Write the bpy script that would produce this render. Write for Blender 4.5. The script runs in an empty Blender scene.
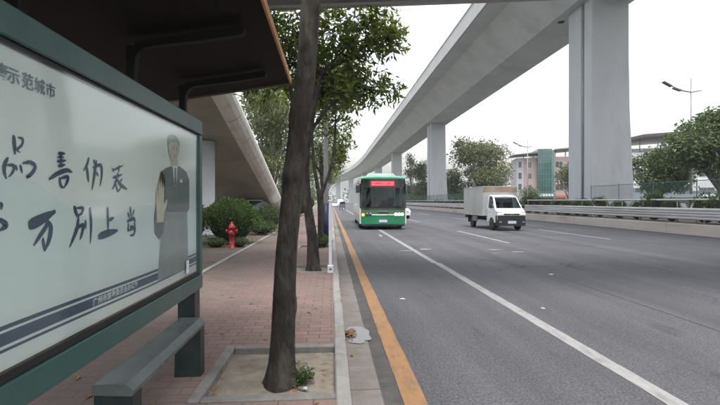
import bpy, math, random
import numpy as np
from mathutils import Vector, Matrix
R = math.radians
SC = bpy.context.scene
COL = SC.collection

# ------------------------------------------------------------------ camera
EYE = 1.55                                    # eye height above the carriageway
cam = bpy.data.cameras.new('camera')
cam.sensor_width = 36.0
cam.lens = 430.0 / 720.0 * 36.0
cam.clip_start = 0.05
cam.clip_end = 4000
cam_o = bpy.data.objects.new('camera', cam)
COL.objects.link(cam_o)
cam_o.location = (0, 0, EYE)
cam_o.rotation_euler = (R(90 - 0.2), 0, -math.atan(29 / 430))
SC.camera = cam_o

# ------------------------------------------------------------------ light
SUN_EL, SUN_AZ = R(76), R(170)                # azimuth clockwise from +Y: very high, behind the camera
w = bpy.data.worlds.new('World'); SC.world = w
w.use_nodes = True
nt = w.node_tree; nt.nodes.clear()
sky = nt.nodes.new('ShaderNodeTexSky'); sky.sky_type = 'NISHITA'
sky.sun_disc = False
sky.sun_elevation = SUN_EL; sky.sun_rotation = SUN_AZ
sky.air_density = 1.6; sky.dust_density = 6.0; sky.ozone_density = 1.0
hs = nt.nodes.new('ShaderNodeHueSaturation'); hs.inputs['Saturation'].default_value = 0.26
bg = nt.nodes.new('ShaderNodeBackground'); bg.inputs['Strength'].default_value = 0.15
wo = nt.nodes.new('ShaderNodeOutputWorld')
nt.links.new(sky.outputs[0], hs.inputs['Color'])
nt.links.new(hs.outputs[0], bg.inputs['Color'])
nt.links.new(bg.outputs[0], wo.inputs['Surface'])
sl = bpy.data.lights.new('sun', 'SUN'); sl.energy = 0.6; sl.angle = R(25); sl.color = (1, .98, .95)
so = bpy.data.objects.new('sun', sl); COL.objects.link(so)
sd = Vector((math.sin(SUN_AZ) * math.cos(SUN_EL), math.cos(SUN_AZ) * math.cos(SUN_EL), math.sin(SUN_EL)))
so.rotation_euler = sd.to_track_quat('Z', 'Y').to_euler()
vs = SC.view_settings
vs.view_transform = 'Standard'; vs.look = 'None'; vs.exposure = 1.6; vs.gamma = 1; vs.use_curve_mapping = False
SC.display_settings.display_device = 'sRGB'
SC.cycles.max_bounces = 8; SC.cycles.transparent_max_bounces = 16

# ------------------------------------------------------------------ materials
def mat(name, col, rough=.7, metal=0.0, vary=.12, scale=3.0, bump=0.0, bscale=40, spec=.5, dirt=None, dscale=1.2,
        damt=.5, coat=0.0, stretch=None, emit=None, estr=0, detail=6, alpha=None, trans=0.0):
    m = bpy.data.materials.new(name); m.use_nodes = True
    t = m.node_tree; N = t.nodes; L = t.links
    b = N['Principled BSDF']
    b.inputs['Roughness'].default_value = rough; b.inputs['Metallic'].default_value = metal
    b.inputs['Specular IOR Level'].default_value = spec
    b.inputs['Coat Weight'].default_value = coat; b.inputs['Coat Roughness'].default_value = .06
    b.inputs['Transmission Weight'].default_value = trans
    tc = N.new('ShaderNodeTexCoord'); src = tc.outputs['Object']
    if stretch:
        mp = N.new('ShaderNodeMapping'); mp.inputs['Scale'].default_value = stretch
        L.new(src, mp.inputs['Vector']); src2 = mp.outputs[0]
    else: src2 = src
    no = N.new('ShaderNodeTexNoise'); no.inputs['Scale'].default_value = scale; no.inputs['Detail'].default_value = detail
    no.inputs['Roughness'].default_value = .65
    L.new(src2, no.inputs['Vector'])
    cr = N.new('ShaderNodeValToRGB')
    lo = [c * (1 - vary) for c in col[:3]]; hi = [min(1, c * (1 + vary)) for c in col[:3]]
    cr.color_ramp.elements[0].color = (*lo, 1); cr.color_ramp.elements[1].color = (*hi, 1)
    cr.color_ramp.elements[0].position = .3; cr.color_ramp.elements[1].position = .7
    L.new(no.outputs['Fac'], cr.inputs['Fac'])
    out = cr.outputs['Color']
    if dirt is not None:
        dn = N.new('ShaderNodeTexNoise'); dn.inputs['Scale'].default_value = dscale; dn.inputs['Detail'].default_value = 8
        dn.inputs['Roughness'].default_value = .7
        L.new(src2, dn.inputs['Vector'])
        dr = N.new('ShaderNodeValToRGB'); dr.color_ramp.elements[0].position = .48; dr.color_ramp.elements[1].position = .72
        dr.color_ramp.elements[1].color = (damt, damt, damt, 1)
        L.new(dn.outputs['Fac'], dr.inputs['Fac'])
        mx = N.new('ShaderNodeMixRGB'); mx.inputs['Color2'].default_value = (*dirt, 1)
        L.new(dr.outputs['Color'], mx.inputs['Fac']); L.new(out, mx.inputs['Color1'])
        out = mx.outputs['Color']
    L.new(out, b.inputs['Base Color'])
    if bump:
        bn = N.new('ShaderNodeTexNoise'); bn.inputs['Scale'].default_value = bscale; bn.inputs['Detail'].default_value = 5
        L.new(src2, bn.inputs['Vector'])
        bp = N.new('ShaderNodeBump'); bp.inputs['Strength'].default_value = bump; bp.inputs['Distance'].default_value = .02
        L.new(bn.outputs['Fac'], bp.inputs['Height']); L.new(bp.outputs[0], b.inputs['Normal'])
    if emit:
        b.inputs['Emission Color'].default_value = (*emit, 1); b.inputs['Emission Strength'].default_value = estr
    return m

def leaf_mat(name, c1, c2, rough=.45, trans=.35):
    m = bpy.data.materials.new(name); m.use_nodes = True
    t = m.node_tree; N = t.nodes; L = t.links
    b = N['Principled BSDF']; b.inputs['Roughness'].default_value = rough
    g = N.new('ShaderNodeNewGeometry')
    cr = N.new('ShaderNodeValToRGB')
    cr.color_ramp.elements[0].color = (*c1, 1); cr.color_ramp.elements[1].color = (*c2, 1)
    e = cr.color_ramp.elements.new(.6); e.color = (*[(a * .7 + bb * .3) for a, bb in zip(c1, c2)], 1)
    L.new(g.outputs['Random Per Island'], cr.inputs['Fac'])
    L.new(cr.outputs['Color'], b.inputs['Base Color'])
    tr = N.new('ShaderNodeBsdfTranslucent')
    hv = N.new('ShaderNodeHueSaturation'); hv.inputs['Value'].default_value = 1.5; hv.inputs['Hue'].default_value = .485
    L.new(cr.outputs['Color'], hv.inputs['Color']); L.new(hv.outputs[0], tr.inputs['Color'])
    ms = N.new('ShaderNodeMixShader'); ms.inputs[0].default_value = trans
    L.new(b.outputs[0], ms.inputs[1]); L.new(tr.outputs[0], ms.inputs[2])
    L.new(ms.outputs[0], N['Material Output'].inputs['Surface'])
    return m

def glass_mat(name, tint=(.9, .95, .95), dark=.9, rough=.02, ior=1.5, base=.0):
    """thin pane: tinted see-through mixed with a mirror-like reflection by Fresnel"""
    m = bpy.data.materials.new(name); m.use_nodes = True
    t = m.node_tree; N = t.nodes; L = t.links
    N.remove(N['Principled BSDF'])
    tr = N.new('ShaderNodeBsdfTransparent'); tr.inputs[0].default_value = (*[c * dark for c in tint], 1)
    gl = N.new('ShaderNodeBsdfGlossy'); gl.inputs['Roughness'].default_value = rough
    gl.inputs['Color'].default_value = (.95, .97, 1, 1)
    ge = N.new('ShaderNodeNewGeometry'); dp = N.new('ShaderNodeVectorMath'); dp.operation = 'DOT_PRODUCT'
    L.new(ge.outputs['Normal'], dp.inputs[0]); L.new(ge.outputs['Incoming'], dp.inputs[1])
    def ma(op, a, v):
        k = N.new('ShaderNodeMath'); k.operation = op
        if isinstance(a, float): k.inputs[0].default_value = a; L.new(v, k.inputs[1])
        else:
            L.new(a, k.inputs[0])
            if v is not None: k.inputs[1].default_value = v
        return k.outputs[0]
    f0 = ((ior - 1) / (ior + 1)) ** 2
    x = ma('POWER', ma('SUBTRACT', 1.0, ma('ABSOLUTE', dp.outputs['Value'], None)), 5.0)   # Schlick, the same from either side
    ad = N.new('ShaderNodeMath'); ad.operation = 'ADD'; ad.inputs[1].default_value = f0 + base; ad.use_clamp = True
    L.new(ma('MULTIPLY', x, 1 - f0), ad.inputs[0])
    ms = N.new('ShaderNodeMixShader')
    L.new(ad.outputs[0], ms.inputs[0]); L.new(tr.outputs[0], ms.inputs[1]); L.new(gl.outputs[0], ms.inputs[2])
    L.new(ms.outputs[0], N['Material Output'].inputs['Surface'])
    return m

def brick_mat(name, c1, c2, mortar, bw, rh, off=.5, ms_=.006, dirt=(.12, .1, .085), rot=0, rough=.75, far=None):
    m = bpy.data.materials.new(name); m.use_nodes = True
    t = m.node_tree; N = t.nodes; L = t.links
    b = N['Principled BSDF']; b.inputs['Roughness'].default_value = rough; b.inputs['Specular IOR Level'].default_value = .3
    tc = N.new('ShaderNodeTexCoord')
    mp = N.new('ShaderNodeMapping'); mp.inputs['Rotation'].default_value = (0, 0, rot)
    L.new(tc.outputs['Object'], mp.inputs['Vector'])
    br = N.new('ShaderNodeTexBrick'); br.offset = off; br.inputs['Scale'].default_value = 1
    br.inputs['Brick Width'].default_value = bw; br.inputs['Row Height'].default_value = rh
    br.inputs['Mortar Size'].default_value = ms_; br.inputs['Mortar Smooth'].default_value = .2
    br.inputs['Color1'].default_value = (*c1, 1); br.inputs['Color2'].default_value = (*c2, 1); br.inputs['Mortar'].default_value = (*mortar, 1)
    L.new(mp.outputs[0], br.inputs['Vector'])
    bcol = br.outputs['Color']
    if far:                                                  # browner bricks away from the kerb, with shelter and ramp shade in their colour
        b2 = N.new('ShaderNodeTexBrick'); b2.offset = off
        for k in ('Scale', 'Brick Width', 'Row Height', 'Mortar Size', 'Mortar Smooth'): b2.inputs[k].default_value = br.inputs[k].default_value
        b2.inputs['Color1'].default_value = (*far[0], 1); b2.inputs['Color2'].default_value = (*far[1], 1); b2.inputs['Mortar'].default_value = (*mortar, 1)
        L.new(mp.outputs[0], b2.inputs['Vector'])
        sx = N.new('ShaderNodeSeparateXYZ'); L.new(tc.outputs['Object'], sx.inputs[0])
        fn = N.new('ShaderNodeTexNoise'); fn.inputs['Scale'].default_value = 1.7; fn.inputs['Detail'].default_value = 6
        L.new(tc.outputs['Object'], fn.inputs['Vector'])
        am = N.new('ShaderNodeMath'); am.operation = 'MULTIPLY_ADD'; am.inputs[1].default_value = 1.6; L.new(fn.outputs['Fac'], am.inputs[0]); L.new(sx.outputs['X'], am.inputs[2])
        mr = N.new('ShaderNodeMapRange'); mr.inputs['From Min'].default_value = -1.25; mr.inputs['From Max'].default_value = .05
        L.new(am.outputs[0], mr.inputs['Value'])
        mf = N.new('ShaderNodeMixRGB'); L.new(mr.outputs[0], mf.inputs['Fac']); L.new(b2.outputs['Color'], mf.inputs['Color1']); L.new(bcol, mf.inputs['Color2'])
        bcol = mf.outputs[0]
    n1 = N.new('ShaderNodeTexNoise'); n1.inputs['Scale'].default_value = .9; n1.inputs['Detail'].default_value = 8; n1.inputs['Roughness'].default_value = .7
    L.new(tc.outputs['Object'], n1.inputs['Vector'])
    r1 = N.new('ShaderNodeValToRGB'); r1.color_ramp.elements[0].position = .40; r1.color_ramp.elements[1].position = .66
    r1.color_ramp.elements[1].color = (.75, .75, .75, 1)
    L.new(n1.outputs['Fac'], r1.inputs['Fac'])
    mx = N.new('ShaderNodeMixRGB'); mx.inputs['Color2'].default_value = (*dirt, 1)
    L.new(r1.outputs[0], mx.inputs['Fac']); L.new(bcol, mx.inputs['Color1'])
    n2 = N.new('ShaderNodeTexNoise'); n2.inputs['Scale'].default_value = 35; n2.inputs['Detail'].default_value = 4
    L.new(tc.outputs['Object'], n2.inputs['Vector'])
    r2 = N.new('ShaderNodeValToRGB'); r2.color_ramp.elements[0].color = (.72, .72, .72, 1); r2.color_ramp.elements[1].color = (1.2, 1.2, 1.2, 1)
    L.new(n2.outputs['Fac'], r2.inputs['Fac'])
    mu = N.new('ShaderNodeMixRGB'); mu.blend_type = 'MULTIPLY'; mu.inputs['Fac'].default_value = 1
    L.new(mx.outputs[0], mu.inputs['Color1']); L.new(r2.outputs[0], mu.inputs['Color2'])
    L.new(mu.outputs[0], b.inputs['Base Color'])
    bp = N.new('ShaderNodeBump'); bp.inputs['Strength'].default_value = .6; bp.inputs['Distance'].default_value = .006; bp.invert = True
    L.new(br.outputs['Fac'], bp.inputs['Height']); L.new(bp.outputs[0], b.inputs['Normal'])
    return m

def asphalt_mat(name):
    m = bpy.data.materials.new(name); m.use_nodes = True
    t = m.node_tree; N = t.nodes; L = t.links
    b = N['Principled BSDF']; b.inputs['Roughness'].default_value = .82; b.inputs['Specular IOR Level'].default_value = .3
    tc = N.new('ShaderNodeTexCoord')
    def noise(sc, det, stretch=None, rough=.6):
        n = N.new('ShaderNodeTexNoise'); n.inputs['Scale'].default_value = sc; n.inputs['Detail'].default_value = det
        n.inputs['Roughness'].default_value = rough
        if stretch:
            mp = N.new('ShaderNodeMapping'); mp.inputs['Scale'].default_value = stretch
            L.new(tc.outputs['Object'], mp.inputs['Vector']); L.new(mp.outputs[0], n.inputs['Vector'])
        else: L.new(tc.outputs['Object'], n.inputs['Vector'])
        return n
    def ramp(s, p0, c0, p1, c1):
        r = N.new('ShaderNodeValToRGB'); r.color_ramp.elements[0].position = p0; r.color_ramp.elements[1].position = p1
        r.color_ramp.elements[0].color = (c0,) * 3 + (1,); r.color_ramp.elements[1].color = (c1,) * 3 + (1,)
        L.new(s, r.inputs['Fac']); return r
    def mul(a, c):
        x = N.new('ShaderNodeMixRGB'); x.blend_type = 'MULTIPLY'; x.inputs['Fac'].default_value = 1
        L.new(a, x.inputs['Color1']); L.new(c, x.inputs['Color2']); return x.outputs[0]
    base = N.new('ShaderNodeRGB'); base.outputs[0].default_value = (.060, .0605, .068, 1)
    o = base.outputs[0]
    o = mul(o, ramp(noise(48, 6, None, .85).outputs['Fac'], .36, .22, .64, 1.85).outputs[0])            # aggregate
    o = mul(o, ramp(noise(18, 4).outputs['Fac'], .3, .85, .7, 1.15).outputs[0])
    o = mul(o, ramp(noise(.55, 6, (2.4, .10, 1)).outputs['Fac'], .32, .74, .7, 1.26).outputs[0])   # wheel tracks along the road
    o = mul(o, ramp(noise(.35, 8, None, .7).outputs['Fac'], .35, .86, .7, 1.12).outputs[0])  # large patches
    # hairline cracks: thin bands of a warped cell pattern, broken up by a slow noise
    wn = noise(1.6, 5); mv = N.new('ShaderNodeMixRGB'); mv.inputs['Fac'].default_value = .35
    L.new(tc.outputs['Object'], mv.inputs['Color1']); L.new(wn.outputs['Color'], mv.inputs['Color2'])
    vo = N.new('ShaderNodeTexVoronoi'); vo.feature = 'DISTANCE_TO_EDGE'; vo.inputs['Scale'].default_value = .42
    L.new(mv.outputs[0], vo.inputs['Vector'])
    ck = ramp(vo.outputs['Distance'], .0, .30, .010, 1.0)
    bk = ramp(noise(.3, 3).outputs['Fac'], .48, 0.0, .58, 1.0)
    cx = N.new('ShaderNodeMixRGB'); cx.blend_type = 'MULTIPLY'
    L.new(bk.outputs[0], cx.inputs['Fac']); L.new(o, cx.inputs['Color1']); L.new(ck.outputs[0], cx.inputs['Color2']); o = cx.outputs[0]
    # oil drips down the middle of the lanes
    o = mul(o, ramp(noise(1.3, 4, (1.6, .5, 1)).outputs['Fac'], .62, 1.0, .74, .62).outputs[0])
    L.new(o, b.inputs['Base Color'])
    bp = N.new('ShaderNodeBump'); bp.inputs['Strength'].default_value = .35; bp.inputs['Distance'].default_value = .006
    L.new(noise(70, 4).outputs['Fac'], bp.inputs['Height']); L.new(bp.outputs[0], b.inputs['Normal'])
    return m

def worn_mat(name, col, under, amt=.5, scale=9, stretch=(1, .35, 1)):
    """road paint worn through to the asphalt in patches"""
    m = mat(name, col, rough=.7, vary=.1, scale=14, dirt=under, dscale=scale, damt=amt, stretch=stretch)
    return m

# ------------------------------------------------------------------ mesh helpers
class MB:
    def __init__(s): s.v = []; s.f = []; s.mi = []; s.sm = []
    def add(s, vs, fs, mi=0, smooth=False):
        o = len(s.v); s.v += [tuple(v) for v in vs]
        for f in fs: s.f.append(tuple(i + o for i in f)); s.mi.append(mi); s.sm.append(smooth)
        return s
    def box(s, x0, x1, y0, y1, z0, z1, mi=0, bev=0.0):
        if bev > 0:
            b = min(bev, .45 * min(x1 - x0, y1 - y0, z1 - z0))
            rings = []
            for z, i in ((z0, b), (z0 + b, 0), (z1 - b, 0), (z1, b)):
                a = i; c = b
                X0, X1, Y0, Y1 = x0 + a, x1 - a, y0 + a, y1 - a
                k = b if a == 0 else b * .6
                rings.append([(X0 + k, Y0, z), (X1 - k, Y0, z), (X1, Y0 + k, z), (X1, Y1 - k, z), (X1 - k, Y1, z), (X0 + k, Y1, z), (X0, Y1 - k, z), (X0, Y0 + k, z)])
            return s.loft(rings, cap=True, mi=mi)
        v = [(x, y, z) for z in (z0, z1) for y in (y0, y1) for x in (x0, x1)]
        return s.add(v, [(0, 2, 3, 1), (4, 5, 7, 6), (0, 1, 5, 4), (2, 6, 7, 3), (0, 4, 6, 2), (1, 3, 7, 5)], mi)
    def loft(s, rings, cap=True, closed=True, mi=0, smooth=False):
        n = len(rings[0]); v = [p for r in rings for p in r]; f = []
        for i in range(len(rings) - 1):
            for j in range(n if closed else n - 1):
                k = (j + 1) % n
                f.append((i * n + j, i * n + k, (i + 1) * n + k, (i + 1) * n + j))
        if cap and closed:
            f.append(tuple(reversed(range(n)))); f.append(tuple(range((len(rings) - 1) * n, len(rings) * n)))
        return s.add(v, f, mi, smooth)
    def prism(s, prof, axis, a0, a1, mi=0):
        """prof: 2-D outline; axis x: (y,z), y: (x,z), z: (x,y)"""
        def P(p, a): return {'x': (a, p[0], p[1]), 'y': (p[0], a, p[1]), 'z': (p[0], p[1], a)}[axis]
        return s.loft([[P(p, a0) for p in prof], [P(p, a1) for p in prof]], mi=mi)
    def tube(s, pts, rad, n=8, mi=0, smooth=True, cap=True):
        pts = [Vector(p) for p in pts]
        if not hasattr(rad, '__len__'): rad = [rad] * len(pts)
        rings = []; prev = None
        for i, p in enumerate(pts):
            d = (pts[min(i + 1, len(pts) - 1)] - pts[max(i - 1, 0)]).normalized()
            if prev is None:
                u = d.orthogonal().normalized()
            else:
                u = (prev - d * prev.dot(d)).normalized()
            prev = u; q = d.cross(u)
            rings.append([p + (u * math.cos(2 * math.pi * k / n) + q * math.sin(2 * math.pi * k / n)) * rad[i] for k in range(n)])
        return s.loft(rings, cap, mi=mi, smooth=smooth)
    def lathe(s, prof, n=16, c=(0, 0, 0), mi=0, axis='z', smooth=True):
        rings = []
        for r, h in prof:
            ring = []
            for k in range(n):
                a = 2 * math.pi * k / n
                p = (r * math.cos(a), r * math.sin(a), h)
                if axis == 'x': p = (p[2], p[0], p[1])
                if axis == 'y': p = (p[1], p[2], p[0])
                ring.append((p[0] + c[0], p[1] + c[1], p[2] + c[2]))
            rings.append(ring)
        return s.loft(rings, True, mi=mi, smooth=smooth)
    def ball(s, c, r, n=12, m=8, mi=0):
        rx, ry, rz = r if hasattr(r, '__len__') else (r, r, r)
        rings = []
        for i in range(m + 1):
            t = math.pi * min(max(i / m, .02), .98)
            rings.append([(c[0] + rx * math.sin(t) * math.cos(2 * math.pi * k / n), c[1] + ry * math.sin(t) * math.sin(2 * math.pi * k / n), c[2] - rz * math.cos(t)) for k in range(n)])
        return s.loft(rings, True, mi=mi, smooth=True)
    def quad(s, a, b, c, d, mi=0): return s.add([a, b, c, d], [(0, 1, 2, 3)], mi)
    def build(s, name, mats, parent=None, loc=None, fix=True):
        me = bpy.data.meshes.new(name)
        me.from_pydata(s.v, [], s.f)
        if not isinstance(mats, (list, tuple)): mats = [mats]
        for m in mats: me.materials.append(m)
        me.polygons.foreach_set('material_index', s.mi)
        me.polygons.foreach_set('use_smooth', s.sm)
        me.update()
        if fix:
            import bmesh
            bm = bmesh.new(); bm.from_mesh(me); bmesh.ops.recalc_face_normals(bm, faces=bm.faces); bm.to_mesh(me); bm.free()
        o = bpy.data.objects.new(name, me); COL.objects.link(o)
        if parent: o.parent = parent
        if loc: o.location = loc
        return o

def tag(o, label=None, cat=None, group=None, kind=None):
    if label: o['label'] = label
    if cat: o['category'] = cat
    if group: o['group'] = group
    if kind: o['kind'] = kind
    return o
def thing(name, label, cat, loc=(0, 0, 0), rz=0, group=None):
    o = bpy.data.objects.new(name, None); COL.objects.link(o); o.empty_display_size = .2
    o.location = loc; o.rotation_euler = (0, 0, rz)
    return tag(o, label, cat, group)
def copy_tree(o, parent=None):
    c = o.copy(); COL.objects.link(c)
    if parent: c.parent = parent
    for ch in list(o.children): copy_tree(ch, c)
    return c
def struct(name, mb, m): return tag(mb.build(name, m), kind='structure')
def text_mesh(name, s, size, m, parent, loc, rot, extrude=.0006, align='CENTER', sx=1.0, bold=0.0):
    cu = bpy.data.curves.new(name, 'FONT'); cu.body = s; cu.size = size; cu.extrude = extrude; cu.offset = bold
    cu.align_x = align; cu.align_y = 'CENTER'
    t = bpy.data.objects.new(name, cu); COL.objects.link(t)
    bpy.context.view_layer.update()
    me = bpy.data.meshes.new_from_object(t.evaluated_get(bpy.context.evaluated_depsgraph_get()))
    bpy.data.objects.remove(t)
    o = bpy.data.objects.new(name, me); COL.objects.link(o); me.materials.clear(); me.materials.append(m)
    o.parent = parent; o.location = loc; o.rotation_euler = rot; o.scale = (sx, 1, 1)
    return o

# ------------------------------------------------------------------ palette
M = {}
M['asphalt'] = asphalt_mat('asphalt')
M['asphalt_dark'] = mat('asphalt_edge', (.045, .043, .042), .85, vary=.3, scale=6, bump=.3, bscale=90, dirt=(.10, .09, .075), dscale=2.5)
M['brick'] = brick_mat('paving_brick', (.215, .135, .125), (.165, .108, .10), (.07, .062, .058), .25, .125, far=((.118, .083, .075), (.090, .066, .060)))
M['brick_grey'] = brick_mat('paving_brick_brown', (.140, .097, .088), (.108, .078, .071), (.085, .075, .07), .25, .125)
M['kerb'] = mat('kerb_stone', (.205, .20, .193), .8, vary=.14, scale=9, bump=.25, bscale=60, dirt=(.14, .13, .115), dscale=2.6, damt=.7)
M['gutter'] = mat('gutter_stone', (.135, .120, .113), .8, vary=.18, scale=6, bump=.3, bscale=50, dirt=(.09, .075, .062), dscale=2.2, damt=.8)
M['yellow'] = worn_mat('yellow_paint', (.215, .115, .048), (.08, .06, .042), .75, 10)
M['white_line'] = worn_mat('white_paint', (.205, .205, .205), (.075, .075, .075), .75, 9)
M['white_worn'] = worn_mat('white_paint_worn', (.22, .22, .22), (.06, .06, .06), .9, 7)
M['soil'] = mat('soil', (.19, .165, .135), .95, vary=.25, scale=6, bump=.8, bscale=28, dirt=(.075, .058, .042), dscale=5, damt=.85)
M['soil_dark'] = mat('soil_dark', (.07, .055, .04), .95, vary=.3, scale=6, bump=.8, bscale=25)
M['ground'] = mat('earth', (.10, .105, .06), .95, vary=.3, scale=.3, dirt=(.17, .15, .12), dscale=.1)
M['concrete'] = mat('concrete', (.50, .525, .545), .85, vary=.07, scale=.35, dirt=(.34, .345, .35), dscale=.3, damt=.6, bump=.08, bscale=8, detail=10)
M['pier'] = mat('pier_concrete', (.37, .385, .41), .85, vary=.07, scale=.5, dirt=(.24, .235, .23), dscale=.4, damt=.65, stretch=(1, 1, .25), bump=.08, bscale=8, detail=10)
M['ramp'] = mat('ramp_concrete', (.30, .29, .25), .85, vary=.1, scale=.8, dirt=(.17, .155, .13), dscale=.5, damt=.6, bump=.1, bscale=12)
M['ramp_edge'] = mat('ramp_edge_concrete', (.70, .68, .64), .7, vary=.08, scale=1.2, dirt=(.22, .19, .15), dscale=1.1, damt=.45, bump=.1, bscale=14)
M['deck'] = mat('footbridge_concrete', (.25, .255, .27), .85, vary=.1, scale=.8, dirt=(.15, .15, .15), dscale=.6, damt=.6)
M['barrier'] = mat('barrier_concrete', (.31, .28, .26), .85, vary=.12, scale=2, dirt=(.14, .12, .105), dscale=1.0, damt=.7, stretch=(1, .4, 1))
M['galv'] = mat('galvanised_steel', (.42, .42, .43), .45, .3, vary=.12, scale=2.2, dirt=(.18, .14, .12), dscale=.9, damt=.5, stretch=(1, .25, 2))
M['galv_dark'] = mat('steel_post', (.20, .20, .21), .5, .6, vary=.2)
M['pipe'] = mat('handrail_paint', (.36, .37, .37), .4, .1, vary=.08, dirt=(.3, .28, .25), dscale=1.5)
M['fence'] = mat('fence_green', (.055, .115, .10), .5, vary=.12)
M['teal'] = mat('teal_paint', (.034, .090, .083), .33, vary=.14, scale=5, dirt=(.10, .125, .12), dscale=1.6, damt=.35, bump=.03, bscale=120)
M['teal_dark'] = mat('teal_paint_dark', (.009, .020, .021), .38, vary=.18, scale=5, dirt=(.05, .06, .055), dscale=3, damt=.5)  # darker copy of the teal, shade under panel and bench put into it
M['bench'] = mat('bench_paint', (.085, .102, .103), .26, vary=.15, scale=7, dirt=(.15, .16, .155), dscale=2.2, damt=.5)
M['black'] = mat('black_rubber', (.012, .012, .013), .6, vary=.2)
M['roof_dark'] = mat('roof_lining', (.0075, .0065, .006), .6, vary=.2, scale=2, dirt=(.010, .009, .008), dscale=1.4, damt=.4, spec=.12)
M['roof_trim'] = mat('roof_trim', (.42, .21, .075), .5, vary=.15, scale=5, dirt=(.16, .09, .05), dscale=3)
M['bark'] = mat('bark', (.0185, .0140, .0112), .95, vary=.6, scale=11, bump=1.0, bscale=34, stretch=(1, 1, .35), dirt=(.085, .080, .066), dscale=5.5, damt=.75)
M['bark_far'] = mat('bark_grey', (.09, .075, .06), .95, vary=.3, scale=6)
M['leaf'] = leaf_mat('street_tree_leaf', (.034, .070, .018), (.27, .32, .070), .38, .55)
M['leaf_dark'] = leaf_mat('dark_leaf', (.030, .056, .020), (.115, .165, .048), .45, .3)
M['leaf_mid'] = leaf_mat('mid_leaf', (.035, .065, .020), (.11, .15, .045), .5, .35)
M['leaf_yellow'] = leaf_mat('yellow_leaf', (.035, .055, .016), (.125, .145, .038), .5, .4)
M['leaf_rust'] = leaf_mat('rusty_leaf', (.045, .075, .028), (.17, .165, .065), .5, .35)
M['leaf_bush'] = leaf_mat('bush_leaf', (.026, .060, .014), (.105, .175, .036), .45, .35)
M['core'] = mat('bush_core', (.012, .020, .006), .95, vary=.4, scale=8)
M['white'] = mat('white_paintwork', (.60, .61, .64), .28, vary=.03, coat=.5, dirt=(.45, .43, .40), dscale=1.5, damt=.35)
M['grey_paint'] = mat('pole_paint', (.48, .49, .51), .4, .2, vary=.08)
M['blue_wrap'] = mat('blue_wrap', (.010, .016, .060), .45, vary=.2)
M['red'] = mat('hydrant_red', (.27, .016, .024), .38, vary=.15, dirt=(.2, .03, .03), dscale=6)
M['paper'] = mat('litter_paper', (.42, .42, .41), .8, vary=.06)
M['litter_red'] = mat('litter_wrapper', (.55, .16, .12), .5, vary=.3, scale=40)
M['tyre'] = mat('tyre', (.018, .018, .018), .85, vary=.2)
M['rim'] = mat('wheel_rim', (.35, .35, .36), .4, .7, vary=.1)
M['glass_dark'] = glass_mat('vehicle_glass', (.60, .66, .67), .74, .02, 1.38, .0)
M['glass_side'] = glass_mat('bus_side_glass', (.85, .9, .9), .95, .02, 1.4, .0)
M['glass_clear'] = glass_mat('poster_glass', (.97, 1, .99), .97, .10, 1.45, .0)
M['interior'] = mat('vehicle_interior', (.075, .078, .082), .7, vary=.3)
M['plate'] = mat('number_plate', (.45, .50, .58), .5, vary=.05)
M['lamp_grey'] = mat('lamp_pole_paint', (.17, .175, .18), .45, .2, vary=.08)
M['chrome'] = mat('chrome', (.6, .6, .6), .15, 1.0, vary=.02)

# ------------------------------------------------------------------ the setting
PIT = [(3.10, 4.28), (8.62, 9.66), (12.9, 13.9), (18.0, 19.0), (23.6, 24.6), (30.5, 31.5), (39.5, 40.5), (51.5, 52.5)]
gm = MB(); gm.quad((-1500, -1500, -.06), (1500, -1500, -.06), (1500, 2500, -.06), (-1500, 2500, -.06)); struct('ground', gm, M['ground'])
g = MB(); g.quad((.41, -30, 0), (16.4, -30, 0), (16.4, 420, 0), (.41, 420, 0)); struct('road', g, M['asphalt'])
g = MB(); g.quad((22, -30, 0), (36.5, -30, 0), (36.5, 420, 0), (22, 420, 0)); struct('far_carriageway', g, M['asphalt'])
g = MB(); g.quad((.405, -6, .003), (.545, -6, .003), (.535, 60, .003), (.41, 60, .003)); struct('road_edge_strip', g, M['asphalt_dark'])
random.seed(4)
g = MB(); y = -6
while y < 150:                                                  # gutter slabs with open joints
    L_ = .5; g.box(.155 + random.uniform(0, .004), .405, y + .006, y + L_ - .006, -.05, .010 + random.uniform(-.003, .004), bev=.006); y += L_
struct('gutter', g, M['gutter'])
g = MB(); y = -6
while y < 200:
    e = random.uniform(-.003, .003); g.box(.035 + e, .15 + e, y + .004, y + .996, -.05, .135 + random.uniform(-.003, .003), bev=.012); y += 1.0
struct('kerb', g, M['kerb'])
def ribbon(mb, x0, x1, y0, y1, z, step=1.0, jit=.006):
    n = max(1, int((y1 - y0) / step)); rows = []
    for i in range(n + 1):
        yy = y0 + (y1 - y0) * i / n
        rows.append(((x0 + random.uniform(-jit, jit), yy, z), (x1 + random.uniform(-jit, jit), yy, z)))
    for i in range(n): mb.quad(rows[i][0], rows[i][1], rows[i + 1][1], rows[i + 1][0])
g = MB(); ribbon(g, .555, .735, -4, 26, .0065, .25); ribbon(g, .545, .715, 26, 240, .0065, 4, .01); struct('yellow_line', g, M['yellow'])
g = MB(); ribbon(g, 2.555, 2.715, -2, 10.6, .004, .3); ribbon(g, 2.52, 2.67, 10.6, 26, .004, .3); ribbon(g, 2.52, 2.67, 26, 220, .004, 4); struct('solid_lane_line', g, M['white_line'])
g = MB()
for k in range(-1, 14): ribbon(g, 6.46, 6.61, 15.4 + 16 * k, 21.8 + 16 * k, .004, .5)
for k in range(-1, 14): ribbon(g, 11.15, 11.30, 16.6 + 16 * k, 22.6 + 16 * k, .004, .5)
struct('dashed_lane_line', g, M['white_line'])
g = MB()
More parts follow.
